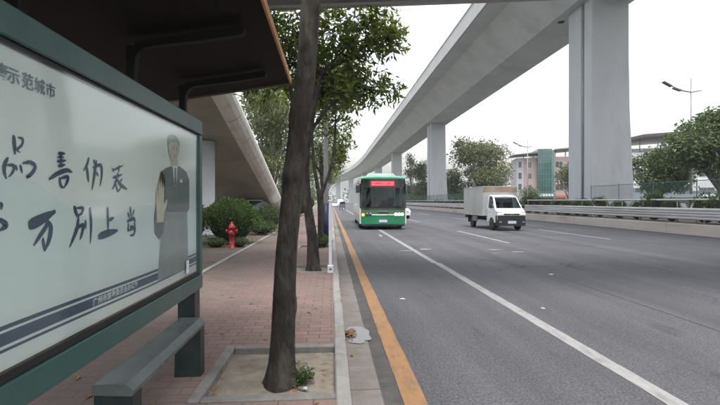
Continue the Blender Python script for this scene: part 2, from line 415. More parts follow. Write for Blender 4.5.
for (x, y, a, b) in ((2.3, 13.2, .3, .10), (3.0, 13.6, .25, .22), (5.2, 13.3, .35, .14), (5.65, 12.7, .3, .10), (2.2, 19.0, .10, .8), (4.9, 12.4, .2, .08)):
    n = 9; g.add([(x + a * math.cos(2 * math.pi * i / n) * random.uniform(.5, 1), y + b * math.sin(2 * math.pi * i / n) * random.uniform(.5, 1), .0075) for i in range(n)], [tuple(range(n))])
struct('worn_road_marking', g, M['white_worn'])
g = MB()                                                        # tar joints across and along the lanes
def seam(pts, wd=.03):
    for (x0, y0), (x1, y1) in zip(pts, pts[1:]):
        d = Vector((x1 - x0, y1 - y0)).normalized(); n = Vector((-d.y, d.x)) * wd / 2
        g.quad((x0 - n.x, y0 - n.y, .0035), (x0 + n.x, y0 + n.y, .0035), (x1 + n.x, y1 + n.y, .0035), (x1 - n.x, y1 - n.y, .0035))
seam([(8.9, -2), (8.95, 6), (8.88, 12), (8.93, 20), (8.9, 60)], .045)
seam([(4.6, 2), (4.64, 8), (4.6, 14), (4.63, 26)], .02)
seam([(2.8, 18.7), (4.5, 18.76), (6.4, 18.65), (9, 18.8), (16.2, 18.9)], .05)
struct('road_joint', g, M['asphalt_dark'])

# pavement with a hole for every tree pit
g = MB(); ys = [-6]
for a, b in PIT: ys += [a, b]
ys.append(150); x0, x1 = -1.02, .035
for i in range(0, len(ys), 2): g.quad((x0, ys[i], .12), (x1, ys[i], .12), (x1, ys[i + 1], .12), (x0, ys[i + 1], .12))
g.quad((-1.5, -6, .12), (x0, -6, .12), (x0, 150, .12), (-1.5, 150, .12))
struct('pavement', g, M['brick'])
g = MB(); g.quad((-2.55, -6, .12), (-1.5, -6, .12), (-1.5, 150, .12), (-2.55, 150, .12))
g.quad((-14, -6, .12), (-2.55, -6, .12), (-2.55, 12.6, .12), (-14, 12.6, .12))
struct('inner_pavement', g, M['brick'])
g = MB(); y = 8.6
while y < 70:
    g.box(-2.60, -2.50, y + .004, y + .996, .05, .150 + random.uniform(-.004, .004), bev=.01); y += 1
struct('bed_kerb', g, M['kerb'])
g = MB()
n = 24
def soil_sheet(mb, xa, xb, ya, yb, z, amp, nx=24, ny=24, seed=1):
    rr = random.Random(seed); P = [[rr.uniform(-1, 1) for _ in range(8)] for _ in range(6)]
    def h(u, v):
        s = 0
        for i in range(1, 5):
            s += P[i][0] / i * math.sin(u * 3.1 * i + P[i][1] * 6) * math.sin(v * 2.7 * i + P[i][2] * 6)
        return z + amp * s + rr.uniform(-1, 1) * amp * .12
    vs = [(xa + (xb - xa) * i / nx, ya + (yb - ya) * j / ny, h(i / nx * 3, j / ny * 3)) for j in range(ny + 1) for i in range(nx + 1)]
    fs = [(j * (nx + 1) + i, j * (nx + 1) + i + 1, (j + 1) * (nx + 1) + i + 1, (j + 1) * (nx + 1) + i) for j in range(ny) for i in range(nx)]
    mb.add(vs, fs, smooth=True)
for i, (a, b) in enumerate(PIT): soil_sheet(g, -1.02, .035, a, b, .070, .010, seed=i)
struct('tree_pit_soil', g, M['soil'])
g = MB()
for a, b in PIT:
    g.box(-1.02, -.93, a, b, 0, .137, bev=.008)
    g.box(-.928, .032, b - .075, b, 0, .134, bev=.008)
    g.box(-.928, .032, a, a + .085, 0, .134, bev=.008)
M['pit_border'] = mat('pit_border_stone', (.15, .145, .138), .85, vary=.2, scale=9, bump=.3, bscale=60, dirt=(.07, .065, .055), dscale=3.5, damt=.8)
struct('tree_pit_border', g, M['pit_border'])
g = MB(); soil_sheet(g, -14, -2.6, 12.6, 80, .12, .02, 20, 60, 9); struct('bed_soil', g, M['soil_dark'])
g = MB(); soil_sheet(g, -3.5, -2.62, 8.75, 10.3, .131, .006, 10, 10, 5); struct('soil_patch', g, M['soil_dark'])
g = MB(); soil_sheet(g, 16.75, 22.0, -20, 200, .5, .03, 10, 100, 3); struct('median_soil', g, M['soil_dark'])

# puddle lying in the gutter, with a clump of dead leaves in it
M['water'] = mat('puddle_water', (.045, .04, .035), .03, vary=.2, scale=20, spec=1.0)
M['water'].node_tree.nodes['Principled BSDF'].inputs['IOR'].default_value = 1.5
M['deadleaf'] = mat('dead_leaf', (.16, .075, .022), .7, vary=.45, scale=30)
g = MB(); pts = []
for i in range(26):
    a = 2 * math.pi * i / 26; k = 1 + .12 * math.sin(3 * a + 1) + random.uniform(-.07, .07)
    pts.append((min(.47, max(.165, .315 + .145 * k * math.cos(a))), 4.93 + .40 * k * math.sin(a), .0175))
pts = [(.28 + .115 * (1 if c > 0 else -1) * abs(c) ** .55 + random.uniform(-.012, .012) + (.05 if c > .6 and abs(s) < .5 else 0), 4.93 + .31 * (1 if s > 0 else -1) * abs(s) ** .6 + random.uniform(-.03, .03), .0175) for c, s in ((math.cos(6.2832 * i / 26), math.sin(6.2832 * i / 26)) for i in range(26))]
g.add(pts, [tuple(range(26))]); struct('puddle', g, M['water'])
def scrap(name, label, cat, x, y, z, r, m, seed, fold=.25, group=None):
    rr = random.Random(seed); b = MB(); n = 9; ring = []
    for i in range(n):
        a = 2 * math.pi * i / n; k = rr.uniform(.6, 1.05); ring.append((r * k * math.cos(a), r * .75 * k * math.sin(a), r * fold * rr.uniform(.1, 1)))
    top = [(p[0] * .96, p[1] * .96, p[2] + .004) for p in ring]
    vs = ring + top + [(0, 0, r * fold * .9 + .004), (0, 0, 0.0)]
    fs = [(n + i, n + (i + 1) % n, 2 * n) for i in range(n)] + [((i + 1) % n, i, 2 * n + 1) for i in range(n)] + [(i, (i + 1) % n, n + (i + 1) % n, n + i) for i in range(n)]
    b.add(vs, fs); o = b.build(name, m, loc=(x, y, z)); o.rotation_euler = (0, 0, rr.uniform(0, 6)); return tag(o, label, cat, group)
b = MB()
for i in range(60):
    a = random.uniform(0, 6.28); x, y = random.gauss(0, .03), random.gauss(0, .085); s = random.uniform(.015, .045); z = random.uniform(.002, .02)
    b.add([(x - s * math.cos(a), y - s * math.sin(a), z), (x + s * .4 * math.sin(a), y - s * .4 * math.cos(a), z + .008), (x + s * math.cos(a), y + s * math.sin(a), z + .003), (x - s * .4 * math.sin(a), y + s * .4 * math.cos(a), z + .006)], [(0, 1, 2, 3)])
tag(b.build('dead_leaves', M['deadleaf'], loc=(.225, 4.98, .018), fix=False), 'clump of brown dead leaves lying in the gutter puddle', 'leaves')
scrap('paper_scrap', 'white paper scrap on the bare asphalt between the yellow and white lines', 'litter', 1.13, 6.73, .001, .055, M['paper'], 1, .1)
scrap('paper_scrap', 'small white scrap beyond the solid white line, nearer the camera of two', 'litter', 3.05, 6.0, .001, .035, M['paper'], 2, .15)
scrap('paper_scrap', 'white scrap in the middle lane beyond the solid line, farther of two', 'litter', 4.62, 8.75, .001, .065, M['paper'], 3, .15)
scrap('paper_scrap', 'crumpled white paper in the near tree pit beside the weeds', 'litter', -.20, 3.36, .078, .028, M['paper'], 6, .8)
scrap('wrapper', 'crumpled reddish wrapper in the near tree pit in front of the trunk', 'litter', -.285, 3.30, .078, .026, M['litter_red'], 7, .8)
scrap('paper_scrap', 'tiny pale scrap under the advertising panel beside the bench', 'litter', -1.32, 2.95, .121, .025, M['paper'], 8, .8)
b = MB(); b.tube([(-.06, .05, .01), (0, 0, .014), (.08, -.07, .01), (.13, -.09, .012)], [.006, .006, .005, .003], 6)
tag(b.build('twig', M['bark_far'], loc=(-.30, 3.42, .073)), 'thin dark twig lying on the soil of the near tree pit', 'twig')

# ------------------------------------------------------------------ viaduct over the far side
VX = 19.8
def vpath(y):
    if y <= 165: return VX, y, 0.0
    s = y - 165; a = s / 900.0
    return VX - 900 * (1 - math.cos(a)), 165 + 900 * math.sin(a), a
vd = thing('viaduct', 'huge pale concrete viaduct on tall single piers curving away beyond the road', 'viaduct', (VX, 30.8, 0))
def vsweep(prof, m, name, y0, y1):
    b = MB(); rings = []; y = y0
    while y <= y1 + .01:
        x, yy, a = vpath(y)
        rings.append([(x + p[0] * math.cos(a) - VX, yy + p[0] * math.sin(a) - 30.8, p[1]) for p in prof]); y += 8 if y >= 140 else 20
    b.loft(rings); return b.build(name, m, vd)
G = [(-2.02, 16.0), (2.02, 16.0), (3.6, 18.05), (4.5, 18.15), (4.5, 18.5), (-6.6, 18.5), (-6.6, 18.15), (-4.95, 18.1)]
vsweep(G, M['concrete'], 'girder', -40, 620)
M['fascia'] = mat('fascia_concrete', (.43, .435, .445), .8, vary=.06, scale=.5, dirt=(.26, .26, .25), dscale=.35, damt=.5, detail=10)
for s in (-1, 1):
    P = [(6.603, 18.13), (6.80, 18.13), (6.80, 19.0), (6.72, 19.04), (6.72, 19.72), (6.80, 19.76), (6.80, 19.88), (6.50, 19.88), (6.50, 18.503), (6.603, 18.503)]
    vsweep([(x if s > 0 else -x, z) for x, z in ([(q[0] - 2.1, q[1]) for q in P] if s > 0 else P)], M['fascia'], 'parapet', -40, 620)
M['drain'] = mat('drain_pipe', (.20, .205, .21), .6, vary=.2)
for k, y in enumerate([30.8 + 49.2 * i for i in range(-1, 12)]):
    x, yy, a = vpath(y); b = MB(); rings = []
    for z, ex in ((-.1, 1.95), (1.5, 1.86), (4, 1.7), (8, 1.5), (12, 1.42), (15.995, 1.40)):
        pr = [(-1.4 + .08, -1.5), (-1.4, -1.42), (-1.4, -.62), (-1.30, -.57), (-1.30, -.23), (-1.4, -.18), (-1.4, 1.42), (-1.4 + .08, 1.5), (ex - .08, 1.5), (ex, 1.42), (ex, -1.42), (ex - .08, -1.5)]
        rings.append([(p[0] * math.cos(a) - p[1] * math.sin(a), p[0] * math.sin(a) + p[1] * math.cos(a), z) for p in pr])
    b.loft(rings); pr_o = b.build('pier', M['pier'], vd, (x - VX, yy - 30.8, 0))
    if k < 5:
        b = MB(); b.tube([(-1.35, -.40, .3), (-1.35, -.40, 15.9)], .085, 8); b.build('drain_pipe', M['drain'], pr_o)
b = MB(); b.lathe([(.26, -.02), (.26, .03)], 20, (18.55 - VX, 33.6 - 30.8, 15.985)); b.build('drain_hole', M['black'], vd)

# ------------------------------------------------------------------ footbridge over the road with its ramp down to the pavement
fb = thing('footbridge', 'grey concrete footbridge crossing overhead with a ramp descending on round columns', 'footbridge', (-5.3, 12, 0))
FO = Vector((-5.3, 12, 0)); ca, sa = math.cos(R(-8.6)), math.sin(R(-8.6))
def fbp(x, y, z): return (-.48 + x * ca - y * sa - FO.x, 10.36 + x * sa + y * ca - FO.y, z)
def fbbox(mb, x0, x1, y0, y1, z0, z1):
    v = [fbp(x, y, z) for z in (z0, z1) for y in (y0, y1) for x in (x0, x1)]
    mb.add(v, [(0, 2, 3, 1), (4, 5, 7, 6), (0, 1, 5, 4), (2, 6, 7, 3), (0, 4, 6, 2), (1, 3, 7, 5)])
b = MB(); fbbox(b, -8.5, 27, -3.2, -.18, 6.18, 6.75); b.build('deck', M['deck'], fb)
for y0 in (-3.4, -.16):
    b = MB(); fbbox(b, -8.6, 27, y0, y0 + .16, 6.13, 7.75); b.build('parapet', M['fascia'], fb)
def rz_(y): return min(6.2, 4.17 + .256 * (18.5 - y))
b = MB(); rings = []
for y in (8.6, 10.5, 14, 18, 22, 26, 30, 34.1): rings.append([(x - FO.x, y - FO.y, max(.0, rz_(y) + dz)) for x, dz in ((-7.5, 0), (-4.05, 0), (-4.05, .3), (-7.5, .3))])
b.loft(rings); b.build('ramp', M['ramp'], fb)
PR = [(-4.047, .0), (-3.80, .03), (-3.60, .12), (-3.46, .28), (-3.42, .45), (-3.46, .62), (-3.58, .74), (-3.75, .76), (-3.80, .32), (-4.047, .30)]
y = 10.6; k = 0
while y < 33.5:
    y2 = min(y + 2.1, 34.1)
    b = MB(); b.loft([[(x - FO.x, yy - FO.y, max(0, rz_(yy) + dz)) for x, dz in PR] for yy in (y, (y + y2) / 2, y2 - .05)]); b.build('ramp_parapet', M['ramp_edge'], fb)
    b = MB(); b.loft([[(-11.55 - x - FO.x, yy - FO.y, max(0, rz_(yy) + dz)) for x, dz in PR] for yy in (y, y2 - .03)]); b.build('ramp_parapet', M['ramp_edge'], fb)
    if y2 < 33: b = MB(); b.loft([[((x + 3.7) * .93 - 3.7 - FO.x, yy - FO.y, max(0, rz_(yy) + (dz - .35) * .93 + .35)) for x, dz in PR] for yy in (y2 - .055, y2 + .005)]); b.build('ramp_joint', M['black'], fb)
    y = y2
for (x, y) in ((-5.45, 11.2), (-5.30, 18.75)):
    b = MB(); b.lathe([(.42, .05), (.42, .18), (.34, .22), (.34, rz_(y) - .02)], 24, (x - FO.x, y - FO.y, 0)); b.build('column', M['concrete'], fb)
b = MB(); b.box(-5.25 - FO.x, -4.22 - FO.x, 29.8 - FO.y, 30.2 - FO.y, .05, rz_(30.2) - .01, bev=.02); b.build('column', M['concrete'], fb)
b = MB(); b.box(17.9 - FO.x, 19.3 - FO.x, 6.2 - FO.y, 7.2 - FO.y, .3, 6.178, bev=.03); b.build('column', M['concrete'], fb)

# ------------------------------------------------------------------ bus shelter roof on posts
sh = thing('bus_shelter', 'dark bus shelter roof with orange edge on posts above the advertising panel', 'bus shelter', (-1.5, 2.2, .12))
SO = Vector((-1.5, 2.2, .12))
b = MB(); b.prism([(x - SO.x, z - SO.z) for x, z in ((-2.75, 2.565), (-.485, 2.945), (-.485, 3.03), (-2.75, 2.70))], 'y', -1.6 - SO.y, 5.10 - SO.y); rf = b.build('roof', M['roof_dark'], sh)
b = MB(); b.prism([(x - SO.x, z - SO.z) for x, z in ((-.483, 2.93), (-.464, 2.93), (-.464, 3.00), (-.483, 3.00))], 'y', -1.6 - SO.y, 5.13 - SO.y); b.build('edge_trim', M['roof_trim'], rf)
M['end_trim'] = mat('roof_end_trim', (.10, .085, .07), .5, vary=.2)
b = MB(); b.prism([(x - SO.x, z - SO.z) for x, z in ((-2.75, 2.545), (-.485, 2.925), (-.485, 3.05), (-2.75, 2.72))], 'y', 5.103 - SO.y, 5.13 - SO.y); b.build('end_trim', M['end_trim'], rf)
M['post_dark'] = mat('shelter_post', (.009, .011, .011), .6, 0, vary=.2, spec=.25)
for y in (-.2, 1.06, 2.17, 3.36, 4.48):
    b = MB(); b.box(-.032, .032, y - .032 - SO.y, y + .032 - SO.y, 0 if y in (-.2, 4.48) else 1.9, 2.72 - .12, bev=.008); b.build('post', M['post_dark'], sh)
    b = MB(); pts = [(-1.467, 2.56), (-1.462, 2.62), (-1.445, 2.665), (-1.41, 2.695), (-1.36, 2.712), (-1.28, 2.724), (-1.0, 2.762), (-.68, 2.818), (-.66, 2.835), (-.66, 2.865), (-.68, 2.88), (-1.0, 2.826), (-1.467, 2.745)]
    b.prism([(x - SO.x, z - SO.z) for x, z in pts], 'y', y - .03 - SO.y, y + .03 - SO.y); b.build('roof_arm', M['post_dark'], sh)

b = MB(); b.box(-.025, .025, -.17 - SO.y, 4.45 - SO.y, 1.84, 1.898, bev=.006); b.build('cross_rail', M['post_dark'], sh)

# ------------------------------------------------------------------ advertising panel
PX = -1.2
ad = thing('advertising_panel', 'long teal framed advertising panel with Chinese brush lettering behind glass', 'advertising panel', (PX, 2.1, .12))
AO = Vector((PX, 2.1, .12))
def abox(mb, x0, x1, y0, y1, z0, z1, bev=.006): mb.box(x0 - AO.x, x1 - AO.x, y0 - AO.y, y1 - AO.y, z0 - AO.z, z1 - AO.z, bev=bev)
Y0, Y1 = .15, 4.0
b = MB(); abox(b, -1.34, -1.165, Y0, Y1, 2.145, 2.27); abox(b, -1.34, -1.165, Y0, Y1, .764, .888)
abox(b, -1.338, -1.167, Y1 - .075, Y1 - .001, .891, 2.142); abox(b, -1.338, -1.167, Y0, Y0 + .09, .891, 2.142); fr = b.build('frame', M['teal'], ad)
for y in (Y0 + .05, 3.83): 
    b = MB(); abox(b, -1.33, -1.185, y, y + .15, .121, .762, .004); b.build('leg', M['teal_dark'], ad)
b = MB(); abox(b, -1.21, -1.178, Y0 + .1, Y1 - .078, .8905, .927, .003); abox(b, -1.21, -1.180, Y0 + .1, Y1 - .078, 2.125, 2.1415, .003); b.build('gasket', M['black'], fr)
b = MB(); abox(b, -1.335, -1.212, Y0 + .1, Y1 - .08, .9, 2.13, 0); b.build('back_panel', M['teal_dark'], ad)
# printed poster: pale ground, bluish lower part standing for the reflection on the glass
M['poster'] = mat('poster_print', (.80, .805, .775), .6, vary=.035, scale=1.2)
M['poster_hill'] = mat('poster_hill_ink', (.70, .76, .755), .6, vary=.06, scale=1.5)
M['ink'] = mat('poster_navy_ink', (.05, .072, .115), .6, vary=.12, scale=12)
M['ink_band'] = mat('poster_band_ink', (.075, .095, .14), .6, vary=.1, scale=6)
M['ink_grey'] = mat('poster_grey_ink', (.20, .24, .26), .6, vary=.1, scale=12)
M['ink_white'] = mat('poster_white_ink', (.68, .70, .70), .6, vary=.02)
M['p_skin'] = mat('poster_skin', (.55, .47, .39), .6, vary=.1, scale=14)
M['p_glove'] = mat('poster_glove', (.62, .56, .40), .6, vary=.15, scale=20)
M['p_uniform'] = mat('poster_uniform', (.10, .112, .125), .6, vary=.3, scale=20)
M['p_grey'] = mat('poster_grey_block', (.27, .285, .275), .6, vary=.12, scale=5)
b = MB(); abox(b, -1.212, -1.2, Y0 + .09, Y1 - .078, .9, 2.14, 0); po = b.build('poster', M['poster'], ad)
def flat(name, polys, z, m):
    b = MB()
    for p in polys: b.add([(PX + z - AO.x, y - AO.y, zz - AO.z) for y, zz in p], [tuple(range(len(p)))])
    return b.build(name, m, po, fix=False)
def wavy(za, zb, za2=None, n=40, y0=Y0 + .1, y1=Y1 - .08, amp=.006, ph=0):
    lo, hi = [], []
    for i in range(n + 1):
        y = y0 + (y1 - y0) * i / n; d = amp * math.sin((y - 1.0) * 2.3 + ph)
        lo.append((y, za + d)); hi.append((y, zb + d))
    return lo + hi[::-1]
flat('hill_print', [[(y, .93) for y in (Y0 + .1, Y1 - .08)] + [(Y1 - .08 - (Y1 - Y0 - .18) * i / 30, 1.56 + .09 * math.sin(i * .33 + 1) + .04 * math.sin(i * .8)) for i in range(31)]], .0008, M['poster_hill'])  # bridge and tree reflection on the glass, painted as a wavy-topped area
flat('band_print', [wavy(.93, 1.115)], .0016, M['ink_white'])
flat('band_print', [wavy(1.07, 1.087), wavy(.988, 1.0)], .0024, M['ink_band'])
flat('band_print', [wavy(1.012, 1.06)], .0024, M['ink_band'])
def stroke(pts, wd):
    P = [np.array(p, float) for p in pts]; P = [2 * P[0] - P[1]] + P + [2 * P[-1] - P[-2]]; out = []
    n = len(P) - 3
    for i in range(n):
        for k in range(6):
            t = k / 6; p0, p1, p2, p3 = P[i:i + 4]
            out.append(.5 * ((2 * p1) + (p2 - p0) * t + (2 * p0 - 5 * p1 + 4 * p2 - p3) * t * t + (3 * p1 - p0 - 3 * p2 + p3) * t ** 3))
    out.append(P[-2]); L_, R_ = [], []; m_ = len(out)
    for i, p in enumerate(out):
        d = out[min(i + 1, m_ - 1)] - out[max(i - 1, 0)]; d = d / (np.linalg.norm(d) + 1e-9); nn = np.array([-d[1], d[0]])
        t = i / (m_ - 1); h = wd * .5 * (.72 + .38 * math.sin(math.pi * min(1, t * 1.15)) ) * (1 if t < .8 else 1 - (t - .8) * 2.6) * (1 if t > .08 else .7)
        L_.append(tuple(p + nn * h)); R_.append(tuple(p - nn * h))
    return [[L_[i], R_[i], R_[i + 1], L_[i + 1]] for i in range(m_ - 1)]
STROKES = [(0.0137,[(1.713,1.799),(1.716,1.763),(1.72,1.727)]),(0.0082,[(1.734,1.794),(1.76,1.792),(1.756,1.768),(1.732,1.748),(1.745,1.737)]),(0.0133,[(1.684,1.712),(1.668,1.686),(1.665,1.658),(1.675,1.631)]),(0.0098,[(1.677,1.684),(1.711,1.684),(1.709,1.662),(1.686,1.639)]),(0.0087,[(1.72,1.688),(1.73,1.666)]),(0.0089,[(1.746,1.69),(1.757,1.658)]),(0.013,[(1.76,1.697),(1.801,1.705),(1.83,1.691),(1.814,1.663),(1.782,1.644),(1.805,1.649)]),(0.012,[(1.977,1.76),(2.028,1.764)]),(0.0079,[(1.973,1.741),(1.996,1.747),(2.021,1.745)]),(0.012,[(1.97,1.723),(2.034,1.734)]),(0.0119,[(2.001,1.764),(1.998,1.743),(1.996,1.7)]),(0.012,[(1.977,1.704),(2.028,1.714)]),(0.016,[(1.915,1.642),(1.977,1.672),(2.041,1.69),(2.081,1.683)]),(0.0113,[(1.987,1.656),(1.996,1.619),(2.018,1.609)]),(0.0134,[(1.996,1.652),(2.046,1.66),(2.041,1.636),(2.018,1.609)]),(0.0117,[(2.219,1.767),(2.204,1.732),(2.172,1.696)]),(0.0146,[(2.198,1.722),(2.207,1.686),(2.216,1.642)]),(0.0105,[(2.261,1.759),(2.271,1.738)]),(0.015,[(2.286,1.76),(2.268,1.683),(2.246,1.605)]),(0.0146,[(2.252,1.719),(2.329,1.736),(2.338,1.687),(2.322,1.628)]),(0.0099,[(2.286,1.699),(2.304,1.676)]),(0.0098,[(2.447,1.731),(2.465,1.709)]),(0.0117,[(2.523,1.753),(2.517,1.709)]),(0.01,[(2.445,1.717),(2.571,1.756)]),(0.0125,[(2.45,1.677),(2.558,1.703)]),(0.014,[(2.508,1.708),(2.492,1.669),(2.447,1.613)]),(0.0116,[(2.471,1.661),(2.508,1.599)]),(0.017,[(2.505,1.668),(2.542,1.643),(2.617,1.619)]),(0.0093,[(2.558,1.678),(2.523,1.652)]),(0.0084,[(2.508,1.601),(2.555,1.637)]),(0.0129,[(1.638,1.54),(1.649,1.536),(1.648,1.518)]),(0.0168,[(1.639,1.485),(1.672,1.461),(1.639,1.443)]),(0.035,[(1.789,1.458),(1.815,1.459),(1.878,1.478),(1.958,1.506)]),(0.0161,[(1.905,1.487),(1.898,1.447),(1.853,1.403),(1.82,1.37)]),(0.0194,[(1.906,1.467),(1.926,1.435),(1.914,1.384),(1.883,1.339)]),(0.0118,[(1.875,1.398),(1.883,1.344)]),(0.0153,[(2.095,1.528),(2.11,1.495),(2.13,1.473)]),(0.0116,[(2.11,1.517),(2.165,1.516),(2.152,1.49),(2.116,1.482)]),(0.0167,[(2.13,1.48),(2.118,1.424),(2.093,1.384),(2.059,1.338)]),(0.0155,[(2.098,1.417),(2.165,1.434),(2.16,1.4),(2.14,1.365)]),(0.0119,[(2.186,1.458),(2.188,1.414)]),(0.0137,[(2.225,1.519),(2.236,1.432),(2.228,1.338)]),(0.0148,[(2.395,1.517),(2.399,1.455),(2.402,1.392)]),(0.0158,[(2.402,1.445),(2.462,1.458)]),(0.0312,[(2.299,1.364),(2.384,1.375),(2.505,1.385)]),(0.0144,[(2.655,1.517),(2.666,1.453)]),(0.0127,[(2.707,1.498),(2.684,1.459)]),(0.0133,[(2.623,1.482),(2.647,1.453)]),(0.0174,[(2.614,1.43),(2.693,1.443),(2.727,1.425)]),(0.0133,[(2.636,1.42),(2.623,1.369)]),(0.0174,[(2.627,1.375),(2.713,1.386),(2.701,1.348),(2.646,1.344)]),(0.0116,[(2.651,1.398),(2.697,1.396)]),(0.0118,[(2.713,1.426),(2.717,1.376)])]
quads = []
for i, (wd, pts) in enumerate(STROKES):
    b_ = stroke(pts, wd * 1.25)
    quads.append(b_)
for i0, i1 in ((0, 7), (7, 15), (15, 21), (21, 30), (30, 32), (32, 36), (36, 42), (42, 45), (45, 53)):    # one brushed character each
    b = MB()
    for i in range(i0, i1):
        dx = .0026 + .00003 * i
        for q in quads[i]: b.add([(PX + dx - AO.x, y - AO.y, z - AO.z) for y, z in q], [(0, 1, 2, 3)])
    b.build('brush_character', M['ink'], po, fix=False)
PERSON = {'uniform': [(3.112, 1.754), (3.222, 1.791), (3.321, 1.813), (3.491, 1.827), (3.656, 1.791), (3.731, 1.728), (3.731, 1.491), (3.681, 1.458), (3.112, 1.473), (3.13, 1.592), (3.077, 1.557), (3.06, 1.64)], 'face': [(3.261, 1.963), (3.3, 1.998), (3.383, 2.017), (3.469, 2.014), (3.491, 1.954), (3.447, 1.886), (3.383, 1.849), (3.3, 1.871), (3.261, 1.912)], 'neck': [(3.321, 1.881), (3.447, 1.894), (3.469, 1.817), (3.321, 1.806)], 'cap': [(3.222, 1.965), (3.242, 2.012), (3.341, 2.064), (3.469, 2.069), (3.537, 2.031), (3.514, 1.988), (3.383, 1.994)], 'shirt': [(3.341, 1.815), (3.447, 1.823), (3.425, 1.674), (3.383, 1.657)], 'tie': [(3.383, 1.803), (3.414, 1.805), (3.425, 1.682), (3.397, 1.658), (3.374, 1.68)], 'hand': [(3.043, 1.653), (3.077, 1.724), (3.112, 1.663), (3.148, 1.678), (3.185, 1.629), (3.204, 1.521), (3.166, 1.4), (3.095, 1.347), (3.06, 1.405), (3.026, 1.523)], 'sleeve': [(3.043, 1.406), (3.13, 1.373), (3.148, 1.287), (3.077, 1.279), (3.026, 1.338)], 'lower': [(3.13, 1.472), (3.681, 1.458), (3.706, 0.986), (3.06, 0.997), (3.112, 1.276)], 'sash': [(3.656, 1.044), (4.008, 1.076), (4.008, 1.031), (3.656, 0.994)]}
PERSON['sleeve'] = [(3.13, 1.765), (3.07, 1.62), (3.00, 1.44), (3.01, 1.33), (3.09, 1.28), (3.17, 1.33), (3.20, 1.45), (3.20, 1.72)]
PERSON['hand'] = [(3.045, 1.40), (3.16, 1.40), (3.185, 1.47), (3.235, 1.545), (3.215, 1.565), (3.17, 1.525), (3.172, 1.64), (3.158, 1.685), (3.142, 1.64), (3.138, 1.575), (3.134, 1.67), (3.118, 1.715), (3.103, 1.67), (3.102, 1.575), (3.097, 1.66), (3.081, 1.70), (3.067, 1.655), (3.068, 1.57), (3.058, 1.62), (3.043, 1.645), (3.032, 1.61), (3.035, 1.50)]
PERSON['cap'] = [(3.255, 1.955), (3.245, 1.995), (3.27, 2.035), (3.34, 2.055), (3.43, 2.05), (3.485, 2.02), (3.50, 1.975), (3.475, 1.985), (3.43, 2.005), (3.36, 2.0), (3.29, 1.985)]
pm = {'lower': ('p_grey', .003), 'uniform': ('p_uniform', .0036), 'sleeve': ('p_uniform', .0036), 'neck': ('p_skin', .0042), 'shirt': ('ink_white', .0046), 'tie': ('p_uniform', .005), 'face': ('p_skin', .0050), 'cap': ('p_grey', .0056), 'hand': ('p_glove', .0062), 'sash': ('ink_white', .0036)}
for k, (mm, dz) in pm.items():
    if k == 'sash': continue
    P = PERSON[k]
    flat({'lower': 'coat_print', 'uniform': 'uniform_print', 'sleeve': 'sleeve_print', 'neck': 'neck_print', 'shirt': 'shirt_print', 'tie': 'tie_print', 'face': 'face_print', 'cap': 'hair_print', 'hand': 'glove_print'}[k], [P], dz, M[mm])
fz = lambda pts: [[(y, z) for y, z in pts]]
flat('eye_print', [[(3.335, 1.949), (3.355, 1.953), (3.375, 1.949), (3.355, 1.946)], [(3.405, 1.951), (3.425, 1.955), (3.445, 1.951), (3.425, 1.948)], [(3.33, 1.962), (3.355, 1.968), (3.378, 1.964), (3.355, 1.964)], [(3.402, 1.966), (3.425, 1.971), (3.45, 1.966), (3.425, 1.967)]], .0056, M['p_uniform'])
flat('mouth_print', [[(3.365, 1.889), (3.39, 1.893), (3.415, 1.890), (3.39, 1.885)]], .0056, M['litter_red'])
flat('nose_print', [[(3.383, 1.945), (3.397, 1.915), (3.376, 1.914)]], .0056, M['p_glove'])
flat('badge_print', [[(3.50, 1.72), (3.56, 1.725), (3.56, 1.70), (3.50, 1.695)]], .0046, M['ink_white'])
ROT = Matrix(((0, 0, 1), (1, 0, 0), (0, 1, 0))).to_euler()
for ch, y, sz in (('毒', 1.655, .066), ('示', 1.712, .066), ('范', 1.788, .068), ('城', 1.858, .066), ('市', 1.928, .064)):
    text_mesh('lettering', ch, sz, M['ink_grey'], po, (PX + .004 - AO.x, y - AO.y, 2.018 - AO.z), ROT, bold=.0006)
text_mesh('lettering', '广州市禁毒委员会办公室', .040, M['ink_white'], po, (PX + .0046 - AO.x, 2.50 - AO.y, 1.036 - AO.z), ROT, sx=1.15, bold=.0004)
b = MB(); abox(b, -1.184, -1.180, Y0 + .095, Y1 - .079, .925, 2.128, 0); b.build('glass', M['glass_clear'], ad)
# sticker stuck on the glass, low at the far end
b = MB(); abox(b, -1.1795, -1.178, 3.60, 3.66, .955, 1.06, 0); b.build('sticker', M['ink_white'], ad)

# ------------------------------------------------------------------ bench under the panel
be = thing('bench', 'dark teal metal bench with slab legs below the advertising panel', 'bench', (-1.16, 3.03, .12))
BO = Vector((-1.16, 3.03, .12))
b = MB(); prof = [(-1.268, .515), (-1.062, .505), (-1.055, .535), (-1.088, .568), (-1.094, .5725), (-1.262, .5725), (-1.268, .567)]
b.prism([(x - BO.x, z - BO.z) for x, z in prof], 'y', 2.372 - BO.y, 3.692 - BO.y); b.build('seat', M['bench'], be)
for y in (2.38, 3.575):
    b = MB(); prof = [(-1.268, .1205), (-1.06, .1205), (-1.062, .503), (-1.262, .513)]
    b.prism([(x - BO.x, z - BO.z) for x, z in prof], 'y', y - BO.y, y + .11 - BO.y); b.build('leg', M['teal_dark'], be)

